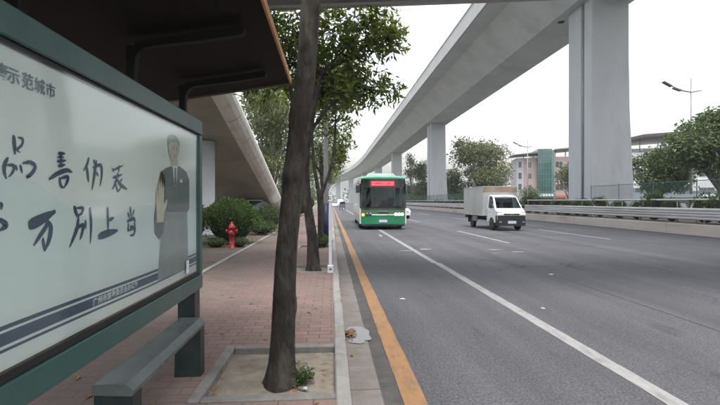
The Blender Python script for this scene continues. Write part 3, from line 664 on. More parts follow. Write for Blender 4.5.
# ------------------------------------------------------------------ vegetation
def leaves(mb, P, D, size, rr, fold=.18, aspect=.36):
    """one folded leaf (two triangles pairs) per point P, pointing along D"""
    P = np.asarray(P, float); D = np.asarray(D, float); n = len(P)
    D /= np.linalg.norm(D, axis=1)[:, None] + 1e-9
    S = np.cross(D, rr.normal(size=(n, 3))); S /= np.linalg.norm(S, axis=1)[:, None] + 1e-9
    U = np.cross(S, D)
    s = (size * rr.uniform(.65, 1.25, n))[:, None]
    a = P; t = P + D * s - U * s * .08
    mid = P + D * s * .5
    l = mid + S * s * aspect * .5 + U * s * fold * .5; r = mid - S * s * aspect * .5 + U * s * fold * .5
    base = len(mb.v); V = np.stack([a, l, t, r], 1).reshape(-1, 3)
    mb.v += [tuple(v) for v in V.tolist()]
    for i in range(n):
        o = base + 4 * i
        mb.f.append((o, o + 1, o + 2, o + 3)); mb.mi.append(0); mb.sm.append(False)

def crown_tips(blobs, n, rr):
    vol = np.array([b[1][0] * b[1][1] * b[1][2] for b in blobs]) ** .75; vol /= vol.sum()
    idx = rr.choice(len(blobs), n, p=vol); d = rr.normal(size=(n, 3)); d /= np.linalg.norm(d, axis=1)[:, None]
    rad = rr.uniform(.25, 1, n) ** .5
    c = np.array([b[0] for b in blobs])[idx]; r = np.array([b[1] for b in blobs])[idx]
    return c + d * r * rad[:, None], d, c, idx

def rough_tube(mb, pts, rad, rr, fine=False):
    """trunk with bumps, knots, lengthwise folds and a root flare in folds"""
    P = np.array(pts, float); seg = np.linalg.norm(np.diff(P, axis=0), axis=1); s = np.concatenate([[0], np.cumsum(seg)])
    n = 90 if fine else 16; k = 28 if fine else 10; q = np.linspace(0, s[-1], n)
    if fine: q = s[-1] * (np.linspace(0, 1, n) ** 1.25)
    C = np.stack([np.interp(q, s, P[:, i]) for i in range(3)], 1); Rd = np.interp(q, s, np.array(rad))
    if fine:
        for _ in range(4): C[1:-1] = (C[:-2] + 2 * C[1:-1] + C[2:]) / 4; Rd[1:-1] = (Rd[:-2] + 2 * Rd[1:-1] + Rd[2:]) / 4
    ph = rr.uniform(0, 6.28, 8); knots = [(rr.uniform(.15, .95) * s[-1], rr.uniform(0, 6.28), rr.uniform(.012, .03), rr.uniform(.05, .1)) for _ in range(9 if fine else 0)]
    rings = []
    for i in range(n):
        ring = []
        for j in range(k):
            a = 2 * math.pi * j / k; h = q[i]
            f = 1 + .045 * math.sin(3 * a + ph[0] + h * 1.3) + .03 * math.sin(5 * a + ph[1] - h * 2.1) + .035 * math.sin(h * 4.2 + ph[2]) * math.sin(a + ph[3])
            if fine: f += .02 * math.sin(11 * a + ph[4] + 1.5 * math.sin(h * 5)) + rr.normal() * .008
            f += .22 * math.exp(-h * 9) * max(0, math.sin(4 * a + ph[5])) + .10 * math.exp(-h * 7)
            r = Rd[i] * f
            for kh, ka, kr, kw in knots:
                da = (a - ka + math.pi) % (2 * math.pi) - math.pi; d2 = ((h - kh) / kw) ** 2 + (da * Rd[i] / kw) ** 2
                if d2 < 6: r += kr * math.exp(-d2) - .6 * kr * math.exp(-d2 * 7)
            ring.append((C[i][0] + r * math.cos(a), C[i][1] + r * math.sin(a), C[i][2]))
        rings.append(ring)
    mb.loft(rings, True, smooth=True)

def tree(name, label, loc, trunk, limbs, blobs, nt, size, lm, bm, per=9, seed=1, spread=.75, group=None, cat='tree', twigs=.35, aspect=.36, clump=0.0):
    rr = np.random.default_rng(seed)
    t = thing(name, label, cat, loc, 0, group)
    b = MB()
    for pts, rad in trunk: rough_tube(b, pts, rad, rr, fine=seed in (3, 11))
    to = b.build('trunk', bm, t)
    b = MB()
    for pts, rad in limbs: b.tube(pts, rad, 7)
    tips, d, c, idx = crown_tips(blobs, nt, rr)
    for i in range(int(nt * twigs)):
        p, q = Vector(tips[i]), Vector(c[i]); m_ = (p + q) / 2 + Vector((0, 0, -.05))
        b.tube([q, m_, p], [size * .09, size * .06, size * .03], 4, cap=False)
    if b.v: b.build('branches', bm, to)
    P, D = [], []
    for i in range(nt):
        ax = d[i] + np.array([0, 0, .25]) + rr.normal(size=3) * .3
        ax /= np.linalg.norm(ax)
        k = per
        v = rr.normal(size=(k, 3)); v -= ax * (v @ ax)[:, None]; v /= np.linalg.norm(v, axis=1)[:, None] + 1e-9
        dd = v * spread + ax * rr.uniform(-.1, .8, k)[:, None] + np.array([0, 0, -.25])
        P.append(tips[i] + rr.normal(size=(k, 3)) * size * (.25 + clump)); D.append(dd)
    b = MB(); leaves(b, np.concatenate(P), np.concatenate(D), size, rr, aspect=aspect)
    b.build('crown', lm, t, fix=False)
    return t

# the near street tree in its pit
tx, ty, tz = -.41, 3.5, .07
def rel(L): return [(x - tx, y - ty, z - tz) for x, y, z in L]
tree('street_tree', 'nearest street tree with bare dark leaning trunk in the kerbed soil pit', (tx, ty, tz),
     [(rel([(-.41, 3.5, .0), (-.41, 3.5, .10), (-.405, 3.5, .18), (-.395, 3.5, .40), (-.362, 3.5, 1.15), (-.312, 3.5, 1.64), (-.268, 3.5, 2.05), (-.218, 3.5, 2.40), (-.19, 3.5, 2.72), (-.162, 3.48, 3.2), (-.12, 3.45, 4.0), (-.05, 3.4, 4.6)]),
       [.150, .125, .108, .096, .084, .080, .078, .077, .077, .075, .068, .055])],
     [(rel([(-.10, 3.44, 4.1), (-.5, 3.2, 4.9), (-.9, 3.0, 5.3)]), [.05, .035, .02]), (rel([(-.05, 3.4, 4.6), (.5, 3.2, 5.1), (1.0, 3.0, 5.4)]), [.05, .035, .02]), (rel([(-.05, 3.4, 4.6), (0, 3.9, 5.3), (.1, 4.4, 5.5)]), [.045, .03, .02])],
     [((.3, -.9, 5.5), (1.6, 1.4, .5)), ((-.6, .0, 5.3), (1.2, 1.0, .5)), ((.6, .8, 5.4), (1.0, .8, .4))], 260, .17, M['leaf'], M['bark'], per=9, seed=3)
# the second one, whose crown fills the view under the footbridge
tx, ty, tz = -.38, 9.2, .07
blobs = [((.85, 10.9, 5.95), (1.05, .8, .62)), ((-1.55, 11.0, 5.6), (.8, .7, .6)), ((-.75, 11.0, 5.75), (1.45, .8, .8)), ((.55, 11.1, 5.25), (.85, .8, .45)), ((.80, 11.2, 4.50), (.98, .75, .48)), ((.1, 11.0, 4.35), (.85, .8, .45)), ((-.9, 10.6, 4.9), (1.0, .8, .6)), ((-1.65, 11.2, 4.75), (.75, .7, .65)), ((-.2, 10.2, 4.1), (.7, .6, .45)), ((1.45, 11.0, 5.72), (.5, .5, .45)), ((1.5, 11.2, 4.55), (.40, .4, .32))]
c0 = (-.34 , 9.3, 3.7)
tree('street_tree', 'second street tree behind the nearest trunk with big dark leaves under the footbridge', (tx, ty, tz),
     [(rel([(-.38, 9.2, 0), (-.38, 9.2, .2), (-.40, 9.2, .72), (-.50, 9.2, 1.46), (-.54, 9.2, 2.21), (-.46, 9.22, 3.06), (-.34, 9.3, 3.7), (-.25, 9.6, 4.3)]), [.17, .135, .112, .092, .078, .062, .05, .04])],
     [(rel([c0, (-.2, 9.9, 4.5), tuple(bb[0])]), [.04, .03, .012]) for bb in blobs[:9]] + [(rel([(-.5, 9.2, 2.3), (-.75, 9.5, 3.2), (-1.0, 10.2, 4.4), (-1.2, 10.6, 5.0)]), [.045, .04, .03, .02]), (rel([(-.46, 9.22, 3.0), (-.1, 9.7, 3.6), (.4, 10.6, 4.3), (.9, 11.1, 4.7)]), [.045, .035, .025, .012])],
     [(tuple(np.array(bb[0]) - np.array([tx, ty, tz])), bb[1]) for bb in blobs], 700, .21, M['leaf'], M['bark'], per=9, seed=11, clump=.2, aspect=.31)
# the third, forked low
tx, ty, tz = -.33, 13.4, .07
blobs = [((.0, 13.9, 5.2), (1.2, 1.0, .9)), ((.15, 14.2, 4.2), (.8, .8, .5)), ((.28, 14.4, 3.55), (.45, .7, .42)), ((-.9, 13.8, 4.9), (.9, .8, .8)), ((.1, 14.0, 6.1), (1.0, .9, .6)), ((.3, 14.6, 2.85), (.28, .45, .3))]
tree('street_tree', 'third street tree along the kerb, forked low beside the blue banded pole', (tx, ty, tz),
     [(rel([(-.33, 13.4, 0), (-.33, 13.4, .3), (-.34, 13.4, 1.1), (-.36, 13.4, 1.7), (-.52, 13.4, 2.6), (-.6, 13.5, 3.6), (-.5, 13.7, 4.6)]), [.12, .085, .075, .07, .055, .045, .03]), (rel([(-.35, 13.4, 1.6), (-.2, 13.45, 2.0), (.02, 13.5, 2.7), (.12, 13.6, 3.4), (.15, 13.8, 4.3)]), [.06, .052, .045, .035, .025])],
     [(rel([(.1, 13.6, 3.4), (.3, 14.2, 3.5)]), [.02, .01]), (rel([(.05, 13.5, 2.7), (.3, 14.4, 2.9)]), [.02, .01])],
     [(tuple(np.array(bb[0]) - np.array([tx, ty, tz])), bb[1]) for bb in blobs], 330, .18, M['leaf'], M['bark'], per=10, seed=21, clump=.2)
lab = ['fourth street tree along the kerb beyond the blue banded pole', 'fifth street tree along the kerb, partly behind the pole', 'sixth street tree along the kerb, small in the distance', 'seventh street tree far along the kerb', 'farthest street tree along the kerb']
for i, (y, s) in enumerate(((18.5, 1.0), (24.1, 1.05), (31, 1.1), (40, 1.15), (52, 1.2))):
    tx = -.36
    tree('street_tree', lab[i], (tx, y, .07), [([(0, 0, 0), (0, 0, .3), (.03, 0, 1.4 * s), (-.05, .05, 2.6 * s), (-.1, .1, 4 * s)], [.13, .10, .09, .08, .05])],
         [([(0, 0, 2.2 * s), (.4, .2, 3.0 * s), (.7, .3, 3.7 * s)], [.05, .035, .02]), ([(-.05, 0, 2.6 * s), (-.5, .2, 3.4 * s), (-.8, .3, 4 * s)], [.05, .035, .02])],
         [((0, 0, 4.4 * s), (1.25, 1.3, 1.0 * s)), ((.45, .2, 3.5 * s), (.75, .8, .55 * s)), ((-.7, 0, 3.9 * s), (.9, .9, .8 * s)), ((.55, -.2, 2.9 * s), (.35, .5, .3 * s))], 170, .18, M['leaf' if i % 2 else 'leaf_mid'], M['bark'], per=8, seed=31 + i, clump=.25)

def shrub(name, label, cat, loc, r, n, size, lm, seed, group=None, flat_=0.0, lobes=9):
    """clipped bush: leaf shell over a lumpy volume, twiggy dark core"""
    rr = np.random.default_rng(seed); t = thing(name, label, cat, loc, rr.uniform(0, 6), group)
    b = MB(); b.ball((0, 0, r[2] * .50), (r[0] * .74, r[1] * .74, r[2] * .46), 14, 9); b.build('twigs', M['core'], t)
    d = rr.normal(size=(n, 3)); d[:, 2] = np.where(d[:, 2] < -.35, -d[:, 2], d[:, 2]); d /= np.linalg.norm(d, axis=1)[:, None]
    L = rr.normal(size=(lobes, 3)); L /= np.linalg.norm(L, axis=1)[:, None]
    k = 1 + .30 * np.max(np.exp(9 * ((d @ L.T) - 1)), axis=1) - .12
    rad = rr.uniform(.70, 1.02, n) ** .6 * k
    P = d * rad[:, None] * np.array([r[0], r[1], r[2] * .52]) + np.array([0, 0, r[2] * .5])
    P[:, 2] = np.maximum(P[:, 2], .03)
    D = d + rr.normal(size=(n, 3)) * .6 + np.array([0, 0, .25])
    b = MB(); leaves(b, P, D, size, rr, aspect=.5); b.build('foliage', lm, t, fix=False); return t
shrub('round_bush', 'large round clipped bush behind the red hydrant', 'bush', (-3.35, 14.75, .11), (.98, .9, 1.45), 4200, .085, M['leaf_bush'], 1)
shrub('round_bush', 'round dark bush farther along the bed, near the ramp foot', 'bush', (-2.95, 20.2, .11), (.74, .7, 1.15), 2400, .085, M['leaf_dark'], 2)
shrub('round_bush', 'bush cut by the right edge of the advertising panel', 'bush', (-4.62, 14.2, .11), (.72, .7, 1.3), 2200, .085, M['leaf_bush'], 3)
shrub('low_shrub', 'loose low shrub in front of the round dark bush', 'shrub', (-2.98, 18.6, .11), (.75, .5, .55), 700, .10, M['leaf_mid'], 4)
shrub('low_shrub', 'small low shrub at the foot of the forked street tree', 'shrub', (-.30, 13.55, .06), (.42, .30, .42), 500, .07, M['leaf_mid'], 5)
shrub('low_shrub', 'low plant hugging the ground left of the red hydrant', 'shrub', (-3.55, 13.55, .11), (.35, .3, .3), 260, .07, M['leaf_bush'], 6)
shrub('low_shrub', 'low plant hugging the ground right of the red hydrant', 'shrub', (-2.85, 13.65, .11), (.26, .3, .28), 220, .07, M['leaf_mid'], 7)
# weeds at the foot of the near trunk
rr = np.random.default_rng(5); wt = thing('weed_clump', 'small green weed clump at the foot of the nearest trunk', 'weeds', (-.235, 3.49, .07))
b = MB(); P, D = [], []
for i in range(46):
    a = rr.uniform(0, 6.28); ln = rr.uniform(.08, .2); tilt = rr.uniform(.1, .95)
    base = np.array([rr.normal() * .04, rr.normal() * .04, 0]); tip = base + ln * np.array([math.cos(a) * tilt, math.sin(a) * tilt, 1 - .45 * tilt])
    b.tube([tuple(base), tuple(tip)], [.0022, .001], 4, cap=False)
    for k in range(9):
        f = rr.uniform(.25, 1); P.append(base + (tip - base) * f); D.append(np.array([rr.normal(), rr.normal(), rr.uniform(-.1, .9)]))
b.build('stems', M['leaf_mid'], wt); b = MB(); leaves(b, P, D, .032, rr, aspect=.4); b.build('foliage', M['leaf_mid'], wt, fix=False)

def big_tree(name, label, loc, h, w_, seed, lm, nt=420, size=.5, trunk_r=.22, low=.35, group=None, flatk=1.0, per=8):
    rr = np.random.default_rng(seed); blobs = []
    for i in range(13):
        a = rr.uniform(0, 6.28); q = rr.uniform(.05, .68) * w_; z = h * (low + (1 - low) * rr.uniform(.15, .86)); f = 1 - .55 * abs((z / h - low) / (1 - low) - .42)
        s = rr.uniform(.28, .46) * w_ * f; blobs.append(((q * f * math.cos(a), q * f * math.sin(a), z), (s, s, s * .62 * flatk)))
    blobs.append(((0, 0, h * .84), (w_ * .38, w_ * .38, h * .15)))
    limbs = [([(0, 0, h * low * .7), (bb[0][0] * .5, bb[0][1] * .5, (h * low * .7 + bb[0][2]) / 2), bb[0]], [trunk_r * .45, trunk_r * .3, trunk_r * .12]) for bb in blobs[:9]]
    return tree(name, label, loc, [([(0, 0, -.1), (0, 0, .4), (trunk_r * .3, 0, h * .3), (0, trunk_r * .4, h * .55), (0, 0, h * .8)], [trunk_r * 1.35, trunk_r, trunk_r * .85, trunk_r * .55, trunk_r * .2])],
                limbs, blobs, nt, size, lm, M['bark_far'], per=per, seed=seed, spread=.8, group=group, clump=.5, twigs=.2, aspect=.5)
big_tree('roadside_tree', 'big reddish green spreading tree left of the cream building, behind the truck', (29.3, 82, 0), 13.3, 10.2, 51, M['leaf_rust'], 950, .55, .3, .22)
big_tree('roadside_tree', 'dark dense tree at the right edge of the picture behind the lamp', (32.6, 34, 0), 9.2, 5.0, 52, M['leaf_dark'], 1500, .34, .25, .36, per=10)
big_tree('roadside_tree', 'mid green tree between the near pier and the tall street lamp', (33.4, 42, 0), 6.9, 3.6, 53, M['leaf_dark'], 1100, .33, .2, .36, per=10)
big_tree('roadside_tree', 'tall thin airy tree seen between the second and third pier', (20.9, 112, 0), 14.2, 2.5, 54, M['leaf_mid'], 120, .5, .18, .5)
big_tree('roadside_tree', 'dark conical tree just left of the second pier', (21.9, 101, 0), 11.0, 2.3, 55, M['leaf_dark'], 360, .5, .2, .12)
big_tree('roadside_tree', 'low bushy dark tree left of the second pier', (20.2, 93, 0), 6.0, 3.0, 56, M['leaf_dark'], 300, .45, .2, .1)
big_tree('roadside_tree', 'dark low tree just right of the second pier', (26.4, 90, 0), 8.5, 4.2, 57, M['leaf_dark'], 380, .5, .2, .12)
big_tree('roadside_tree', 'small green tree before the pink building next to the near pier', (43.5, 76, 0), 8.4, 3.0, 58, M['leaf_mid'], 260, .4, .18, .3)
big_tree('roadside_tree', 'low tree before the pink wall beside the lamp post', (49, 104, 0), 4.8, 3.4, 59, M['leaf_dark'], 200, .5, .18, .15)
big_tree('verge_tree', 'yellow green tree rising behind the ramp beyond the nearest trunk', (-5.2, 38, 0), 11.6, 3.4, 61, M['leaf_yellow'], 560, .34, .22, .2)
big_tree('verge_tree', 'tall dark tree behind the ramp under the shelter roof edge', (-6.8, 46, 0), 15.5, 4.0, 62, M['leaf_dark'], 520, .42, .25, .25)
big_tree('verge_tree', 'bright green tree on the verge between the street trunks', (-4.0, 55, 0), 9, 3.2, 63, M['leaf_yellow'], 420, .4, .2, .1)
big_tree('verge_tree', 'farthest verge tree closing the pavement view', (-5, 78, 0), 11, 4.5, 64, M['leaf_mid'], 420, .5, .25, .1)
for i, (x, y, h) in enumerate(((24, 118, 6), (26, 130, 7), (23, 142, 6.5), (27, 150, 8), (25, 165, 7), (30, 110, 6.5), (34, 122, 7.5), (38, 128, 6), (42, 118, 6.5))):
    big_tree('far_tree', 'small dark tree in the far row beyond the green fence', (x, y, 0), h, 3.6, 70 + i, M['leaf_dark'], 170, .6, .2, .1, group='far row of trees beyond the fence')
shrub('verge_hedge', 'long bright green hedge beside the far pavement', 'hedge', (-3.6, 34, .1), (.9, .9, 2.2), 1500, .14, M['leaf_yellow'], 8)
shrub('verge_hedge', 'taller green hedge bush farther up the verge', 'hedge', (-3.6, 42, .1), (1.2, 3, 2.6), 1500, .16, M['leaf_mid'], 9)
# shrubs in the median bed
protos = [shrub('median_shrub', 'low shrub in the median bed behind the guard rail', 'shrub', (17.3, 9, .5), (.75, .55, 1.4), 520, .12, M['leaf_mid'], 20, 'shrubs in the median bed'),
          shrub('median_shrub', 'low shrub in the median bed behind the guard rail', 'shrub', (17.3, 10.5, .5), (.85, .5, 1.25), 520, .12, M['leaf_dark'], 21, 'shrubs in the median bed'),
          shrub('median_shrub', 'low shrub in the median bed behind the guard rail', 'shrub', (17.3, 12, .5), (.6, .5, 1.5), 460, .12, M['leaf_yellow'], 22, 'shrubs in the median bed')]
y = 13.2; k = 0
while y < 130:
    c = copy_tree(protos[random.choice((0, 1, 1, 2, 0))]); c.location = (17.35 + random.uniform(-.12, .15), y, .48); c.rotation_euler = (0, 0, random.uniform(0, 6)); s = random.uniform(.75, 1.05); c.scale = (s, s, s * random.uniform(.85, 1.1))
    y += random.uniform(.9, 1.9) if y < 60 else random.uniform(2, 3.4)
# a distant belt of trees closing the horizon
rr = np.random.default_rng(99); b = MB(); P, D = [], []
for i in range(150):
    x = rr.uniform(-150, 260); y = 330 + rr.uniform(0, 60) + abs(x) * .15
    if -14 < x < 14: y += 220
    h = rr.uniform(8, 14); n = 60; d = rr.normal(size=(n, 3)); d /= np.linalg.norm(d, axis=1)[:, None]
    P.append(np.array([x, y, h * .5]) + d * np.array([h * .5, h * .5, h * .5]) * rr.uniform(.4, 1, n)[:, None]); D.append(d)
leaves(b, np.concatenate(P), np.concatenate(D), 2.2, rr, aspect=.7); tag(b.build('distant_wood', M['leaf_dark'], fix=False), 'distant belt of trees along the horizon', 'wood', kind='stuff')

# ------------------------------------------------------------------ hydrant, poles
hy = thing('fire_hydrant', 'red fire hydrant on the pavement edge before the large round bush', 'hydrant', (-3.02, 13.35, .11))
b = MB(); b.lathe([(.13, 0), (.13, .03), (.085, .035), (.082, .40), (.10, .41), (.10, .44), (.085, .45), (.085, .60), (.105, .61), (.105, .64), (.08, .68), (.055, .73), (.03, .75), (.03, .80), (.01, .81)], 18); b.build('body', M['red'], hy)
for a in (-1, 1):
    b = MB(); b.lathe([(.045, .06), (.045, .13), (.058, .132), (.058, .17), (.02, .175)], 12, (0, 0, .52), axis='x') if a > 0 else b.lathe([(.045, -.06), (.045, -.13), (.058, -.132), (.058, -.17), (.02, -.175)], 12, (0, 0, .52), axis='x'); b.build('outlet', M['red'], hy)
b = MB(); b.lathe([(.06, -.07), (.06, -.13), (.075, -.132), (.075, -.175), (.02, -.18)], 14, (0, 0, .47), axis='y'); b.build('outlet', M['red'], hy)

M['post_white'] = mat('post_paint', (.46, .46, .50), .5, vary=.08, dirt=(.25, .23, .22), dscale=4)
bp = thing('marker_post', 'short white square post with a wider base at the kerb by the second tree', 'post', (-.012, 8.56, .12))
b = MB(); b.box(-.032, .032, -.032, .032, .16, 1.42, bev=.006); b.build('shaft', M['post_white'], bp)
b = MB(); b.box(-.058, .058, -.058, .058, 0, .16, bev=.01); bb_ = b.build('base', M['grey_paint'], bp)
b = MB(); b.lathe([(.026, -.062), (.026, -.056)], 12, (0, 0, .09), axis='y'); b.build('bolt_cover', M['galv_dark'], bb_)
b = MB(); b.box(-.045, .045, -.045, .045, 1.421, 1.45, bev=.006); b.build('cap', M['white'], bp)
lp = thing('kerb_pole', 'tall grey round pole with a dark blue band among the street trees', 'pole', (-.17, 14.3, .12))
b = MB(); b.tube([(0, 0, 0), (0, 0, 7.2)], [.085, .062], 14); b.build('shaft', M['grey_paint'], lp)
b = MB(); b.tube([(0, 0, .05), (0, 0, 1.35)], [.094, .092], 14); b.build('band', M['blue_wrap'], lp)
b = MB(); b.lathe([(.16, 0), (.16, .02), (.09, .03)], 14); b.build('base_flange', M['galv_dark'], lp)
b = MB(); b.tube([(0, 0, 6.9), (.5, 0, 7.15), (1.2, 0, 7.25)], [.03, .03, .025], 8); b.build('arm', M['grey_paint'], lp)
b = MB(); b.box(1.15, 1.7, -.12, .12, 7.19, 7.29, bev=.03); b.build('lamp_head', M['grey_paint'], lp)

M['lamp_dark'] = mat('lamp_panel', (.05, .055, .08), .3, vary=.1)
def street_lamp(loc, label, s=1.0):
    t = thing('street_lamp', label, 'street lamp', loc)
    b = MB(); b.tube([(0, 0, 0), (0, 0, 3), (0, 0, 12.9)], [.13, .11, .06], 10); b.build('pole', M['lamp_grey'], t)
    b = MB(); b.tube([(.9, -.1, 11.75), (0, 0, 11.6), (-1.0, 0, 11.75), (-2.3, 0, 12.3)], [.05, .07, .07, .05], 7); b.build('arm', M['lamp_grey'], t)
    for (x0, z0, x1, z1) in ((-1.05, 11.72, -1.75, 11.95), (-1.95, 12.1, -2.75, 12.5)):
        b = MB(); d = Vector((x1 - x0, 0, z1 - z0)).normalized(); n = Vector((-d.z, 0, d.x)); r = []
        for p in (Vector((x0, 0, z0)), Vector((x1, 0, z1))): r.append([p + n * a * .06 + Vector((0, w2 * .16, 0)) for a, w2 in ((1, 1), (1, -1), (-1, -1), (-1, 1))])
        b.loft(r); b.build('lamp_head', M['lamp_dark'], t)
    b = MB(); b.lathe([(.22, 0), (.22, .04), (.15, .06), (.15, .9), (.12, .95)], 12); b.build('base', M['grey_paint'], t)
    return t
street_lamp((33.2, 37.6, 0), 'nearer tall street lamp with double arm, right of the near pier')
street_lamp((36.6, 78, 0), 'farther street lamp before the pink and cream buildings')

# ------------------------------------------------------------------ median guard rail and mesh fence
mw = thing('median_wall', 'low tan concrete wall along the median under the guard rail', 'wall', (16.55, 17, 0))
b = MB(); y = -20
while y < 140:
    b.prism([(-.2, -.05), (.2, -.05), (.2, .50), (-.14, .50), (-.17, .47)], 'y', y - 17 + .008, y - 17 + 3.992); y += 4
b.build('base_wall', M['barrier'], mw)
gr = thing('guard_rail', 'double corrugated steel guard rail on the median wall', 'guard rail', (16.55, 17, .50))
def wbeam(zc):
    pr = [(-.0, -.155), (-.035, -.135), (-.075, -.10), (-.075, -.055), (-.02, -.02), (-.02, .02), (-.075, .055), (-.075, .10), (-.035, .135), (0, .155)]
    fr_ = [(x, z + zc) for x, z in pr]; return fr_ + [(x + .006, z) for x, z in fr_[::-1]]
for zc in (.33, .62) if False else (.46,):
    pass
for zc in (.325, .585):
    y = -20
    while y < 140:
        b = MB(); b.prism([(x - .06 - (.0015 if int(y / 4) % 2 else 0), z) for x, z in [(p[0], (p[1] - zc) * .92 + zc) for p in wbeam(zc)]], 'y', y - 17, y - 17 + 4.03); b.build('rail', M['galv'], gr) if y > 4 and y < 100 else None; y += 4
y = -18
while y < 100:
    if y > 4:
        b = MB(); b.box(-.045, .045, y - 17 - .04, y - 17 + .04, 0.002, .80, bev=.008); b.build('post', M['galv_dark'], gr)
    y += 4
hr = thing('pipe_rail', 'pale pipe handrail running behind the guard rail', 'handrail', (16.95, 17, .5))
b = MB(); b.tube([(0, -10, 1.11), (0, 123, 1.11)], .05, 8); b.build('pipe', M['pipe'], hr)
y = 4
while y < 120:
    b = MB(); b.tube([(0, y - 17, 0), (0, y - 17, 1.07)], .022, 6); b.build('post', M['lamp_grey'], hr); y += 4
def fence(name, label, ya, yb, x=17.95):
    t = thing(name, label, 'fence', (x, ya, .48)); n = max(1, round((yb - ya) / 2.9)); st = (yb - ya) / n; pm = None; qm = None
    for i in range(n + 1):
        if qm is None:
            b = MB(); b.box(-.022, .022, -.022, .022, 0, 2.15, bev=.005); qm = b.build('post', M['fence'], t)
        else:
            c = qm.copy(); COL.objects.link(c); c.parent = t; c.location = (0, i * st, 0)
    for i in range(n):
        if pm is None:
            b = MB(); a0, a1 = .05, st - .05
            for z in (.12, 2.06): b.box(-.018, .018, a0, a1, z, z + .035)
            k = a0 + .08
            while k < a1 - .04: b.box(-.003, .003, k - .003, k + .003, .157, 2.058); k += .075
            for j in range(24): z = .2 + j * .078; b.box(.0042, .0085, a0 + .032, a1 - .032, z - .003, z + .003)
            pm = b.build('mesh_panel', M['fence'], t)
        else:
            c = pm.copy(); COL.objects.link(c); c.parent = t; c.location = (0, i * st, 0)
    return t
fence('mesh_fence', 'green wire mesh fence on the median running right from the near pier', 8.5, 28.6)
fence('mesh_fence', 'farther green wire mesh fence on the median past the second pier', 57, 138)

# ------------------------------------------------------------------ vehicles
def wheel(parent, x, y, r, wdt, side):
    b = MB(); s = side
    b.lathe([(r * .62, -wdt / 2), (r * .93, -wdt / 2), (r, -wdt / 2 + .03), (r, wdt / 2 - .03), (r * .93, wdt / 2), (r * .62, wdt / 2)], 24, (0, 0, 0), axis='x')
    t = b.build('tyre', M['tyre'], None)
    w_ = bpy.data.objects.new('wheel', None); COL.objects.link(w_); w_.parent = parent; w_.location = (x, y, r); w_.empty_display_size = .1
    t.parent = w_
    b = MB(); b.lathe([(.0, s * (wdt / 2 - .05)), (r * .22, s * (wdt / 2 - .02)), (r * .28, s * (wdt / 2 - .06)), (r * .55, s * (wdt / 2 - .05)), (r * .62, s * (wdt / 2 - .005)), (r * .635, s * (wdt / 2 - .1))], 20, axis='x'); b.build('rim', M['rim'], w_)
    return w_
M['bus_green'] = mat('bus_green', (.010, .19, .085), .25, vary=.05, coat=.7, dirt=(.03, .15, .07), dscale=1.2, damt=.4)
M['bus_dark_green'] = mat('bus_dark_green', (.035, .10, .045), .3, vary=.1, coat=.6)
M['bus_teal'] = mat('bus_roof_green', (.06, .24, .17), .35, vary=.08, dirt=(.1, .16, .13), dscale=2)
M['bus_white'] = mat('bus_side_white', (.55, .58, .58), .3, vary=.05, coat=.5, dirt=(.3, .3, .28), dscale=1.3, damt=.4)
M['bus_black'] = mat('bus_black_trim', (.012, .013, .015), .22, vary=.1, coat=.5)
M['led_red'] = mat('led_red_sign', (.3, .01, .02), .5, emit=(1.0, .004, .03), estr=.26)
M['led_light'] = mat('led_bright_sign', (.8, .3, .3), .5, emit=(1.0, .30, .32), estr=.3)
M['head_lit'] = mat('headlight_lit', (.9, .9, .9), .2, emit=(1, 1, .97), estr=.6)
M['amber_lit'] = mat('amber_lit', (.9, .5, .1), .2, emit=(1, .52, .12), estr=.45)
M['lens'] = mat('lamp_lens', (.26, .28, .30), .10, vary=.15, coat=1)
M['dim_lens'] = mat('unlit_lamp', (.05, .06, .055), .2, coat=1)
M['curtain_cloth'] = mat('bus_curtain', (.80, .81, .83), .9, vary=.08, scale=5)  # white of the windscreen reflections, given as a cloth colour
M['amber'] = mat('amber_lens', (.55, .2, .03), .15, vary=.1)
bus = thing('city_bus', 'green city bus with lit red destination sign pulling in over the lane line', 'bus', (2.80, 23.0, 0), R(-1.2))
BW, BL = 1.26, 10.6
def bsec(z0, z1, inset0=0, inset1=0, fr0=0, fr1=0): pass
# shell with window openings: lower skirt, pillars, roof
b = MB()
b.box(-BW, -BW + .06, .06, BL, .32, 1.15); b.box(BW - .06, BW, .06, BL, .32, 1.15)
b.box(-BW + .062, BW - .062, BL - .06, BL - .002, .32, 2.74)
for y in (.95, 2.2, 3.6, 5.0, 6.4, 7.8, 9.2, BL - .12):
    b.box(-BW + .004, -BW + .06, y, y + .11, 1.152, 2.50); b.box(BW - .06, BW - .004, y, y + .11, 1.152, 2.50)
b.box(-BW, -BW + .06, .06, BL, 2.502, 2.74); b.box(BW - .06, BW, .06, BL, 2.502, 2.74)
body = b.build('body', M['bus_white'], bus)
b = MB(); b.box(-BW - .004, -BW - .001, .08, BL - .02, .34, .80); b.box(BW + .001, BW + .004, .08, BL - .02, .34, .80); b.build('side_panel', M['bus_green'], body)
b = MB(); prof = [(-BW, 2.745), (-BW + .03, 2.82), (-BW + .16, 2.90), (-.5, 2.945), (.5, 2.945), (BW - .16, 2.90), (BW - .03, 2.82), (BW, 2.745)]
b.loft([[(x * .93, .02, 2.745 + (z - 2.745) * .45) for x, z in prof], [(x * .99, .16, 2.745 + (z - 2.745) * .9) for x, z in prof], [(x, .5, z) for x, z in prof], [(x, BL, z) for x, z in prof]]); roof = b.build('roof', M['bus_teal'], bus)
b = MB(); b.loft([[(x * k, y, z) for x, z in ((-.88, 2.93), (-.70, 3.10), (.70, 3.10), (.88, 2.93))] for y, k in ((1.0, .96), (1.25, 1.0), (4.3, 1.0), (4.5, .96))]); b.build('roof_unit', M['bus_white'], roof)
b = MB(); b.box(-.05, .05, .20, .30, 2.86, 2.93, bev=.01); b.build('marker_lamp', M['bus_black'], roof)
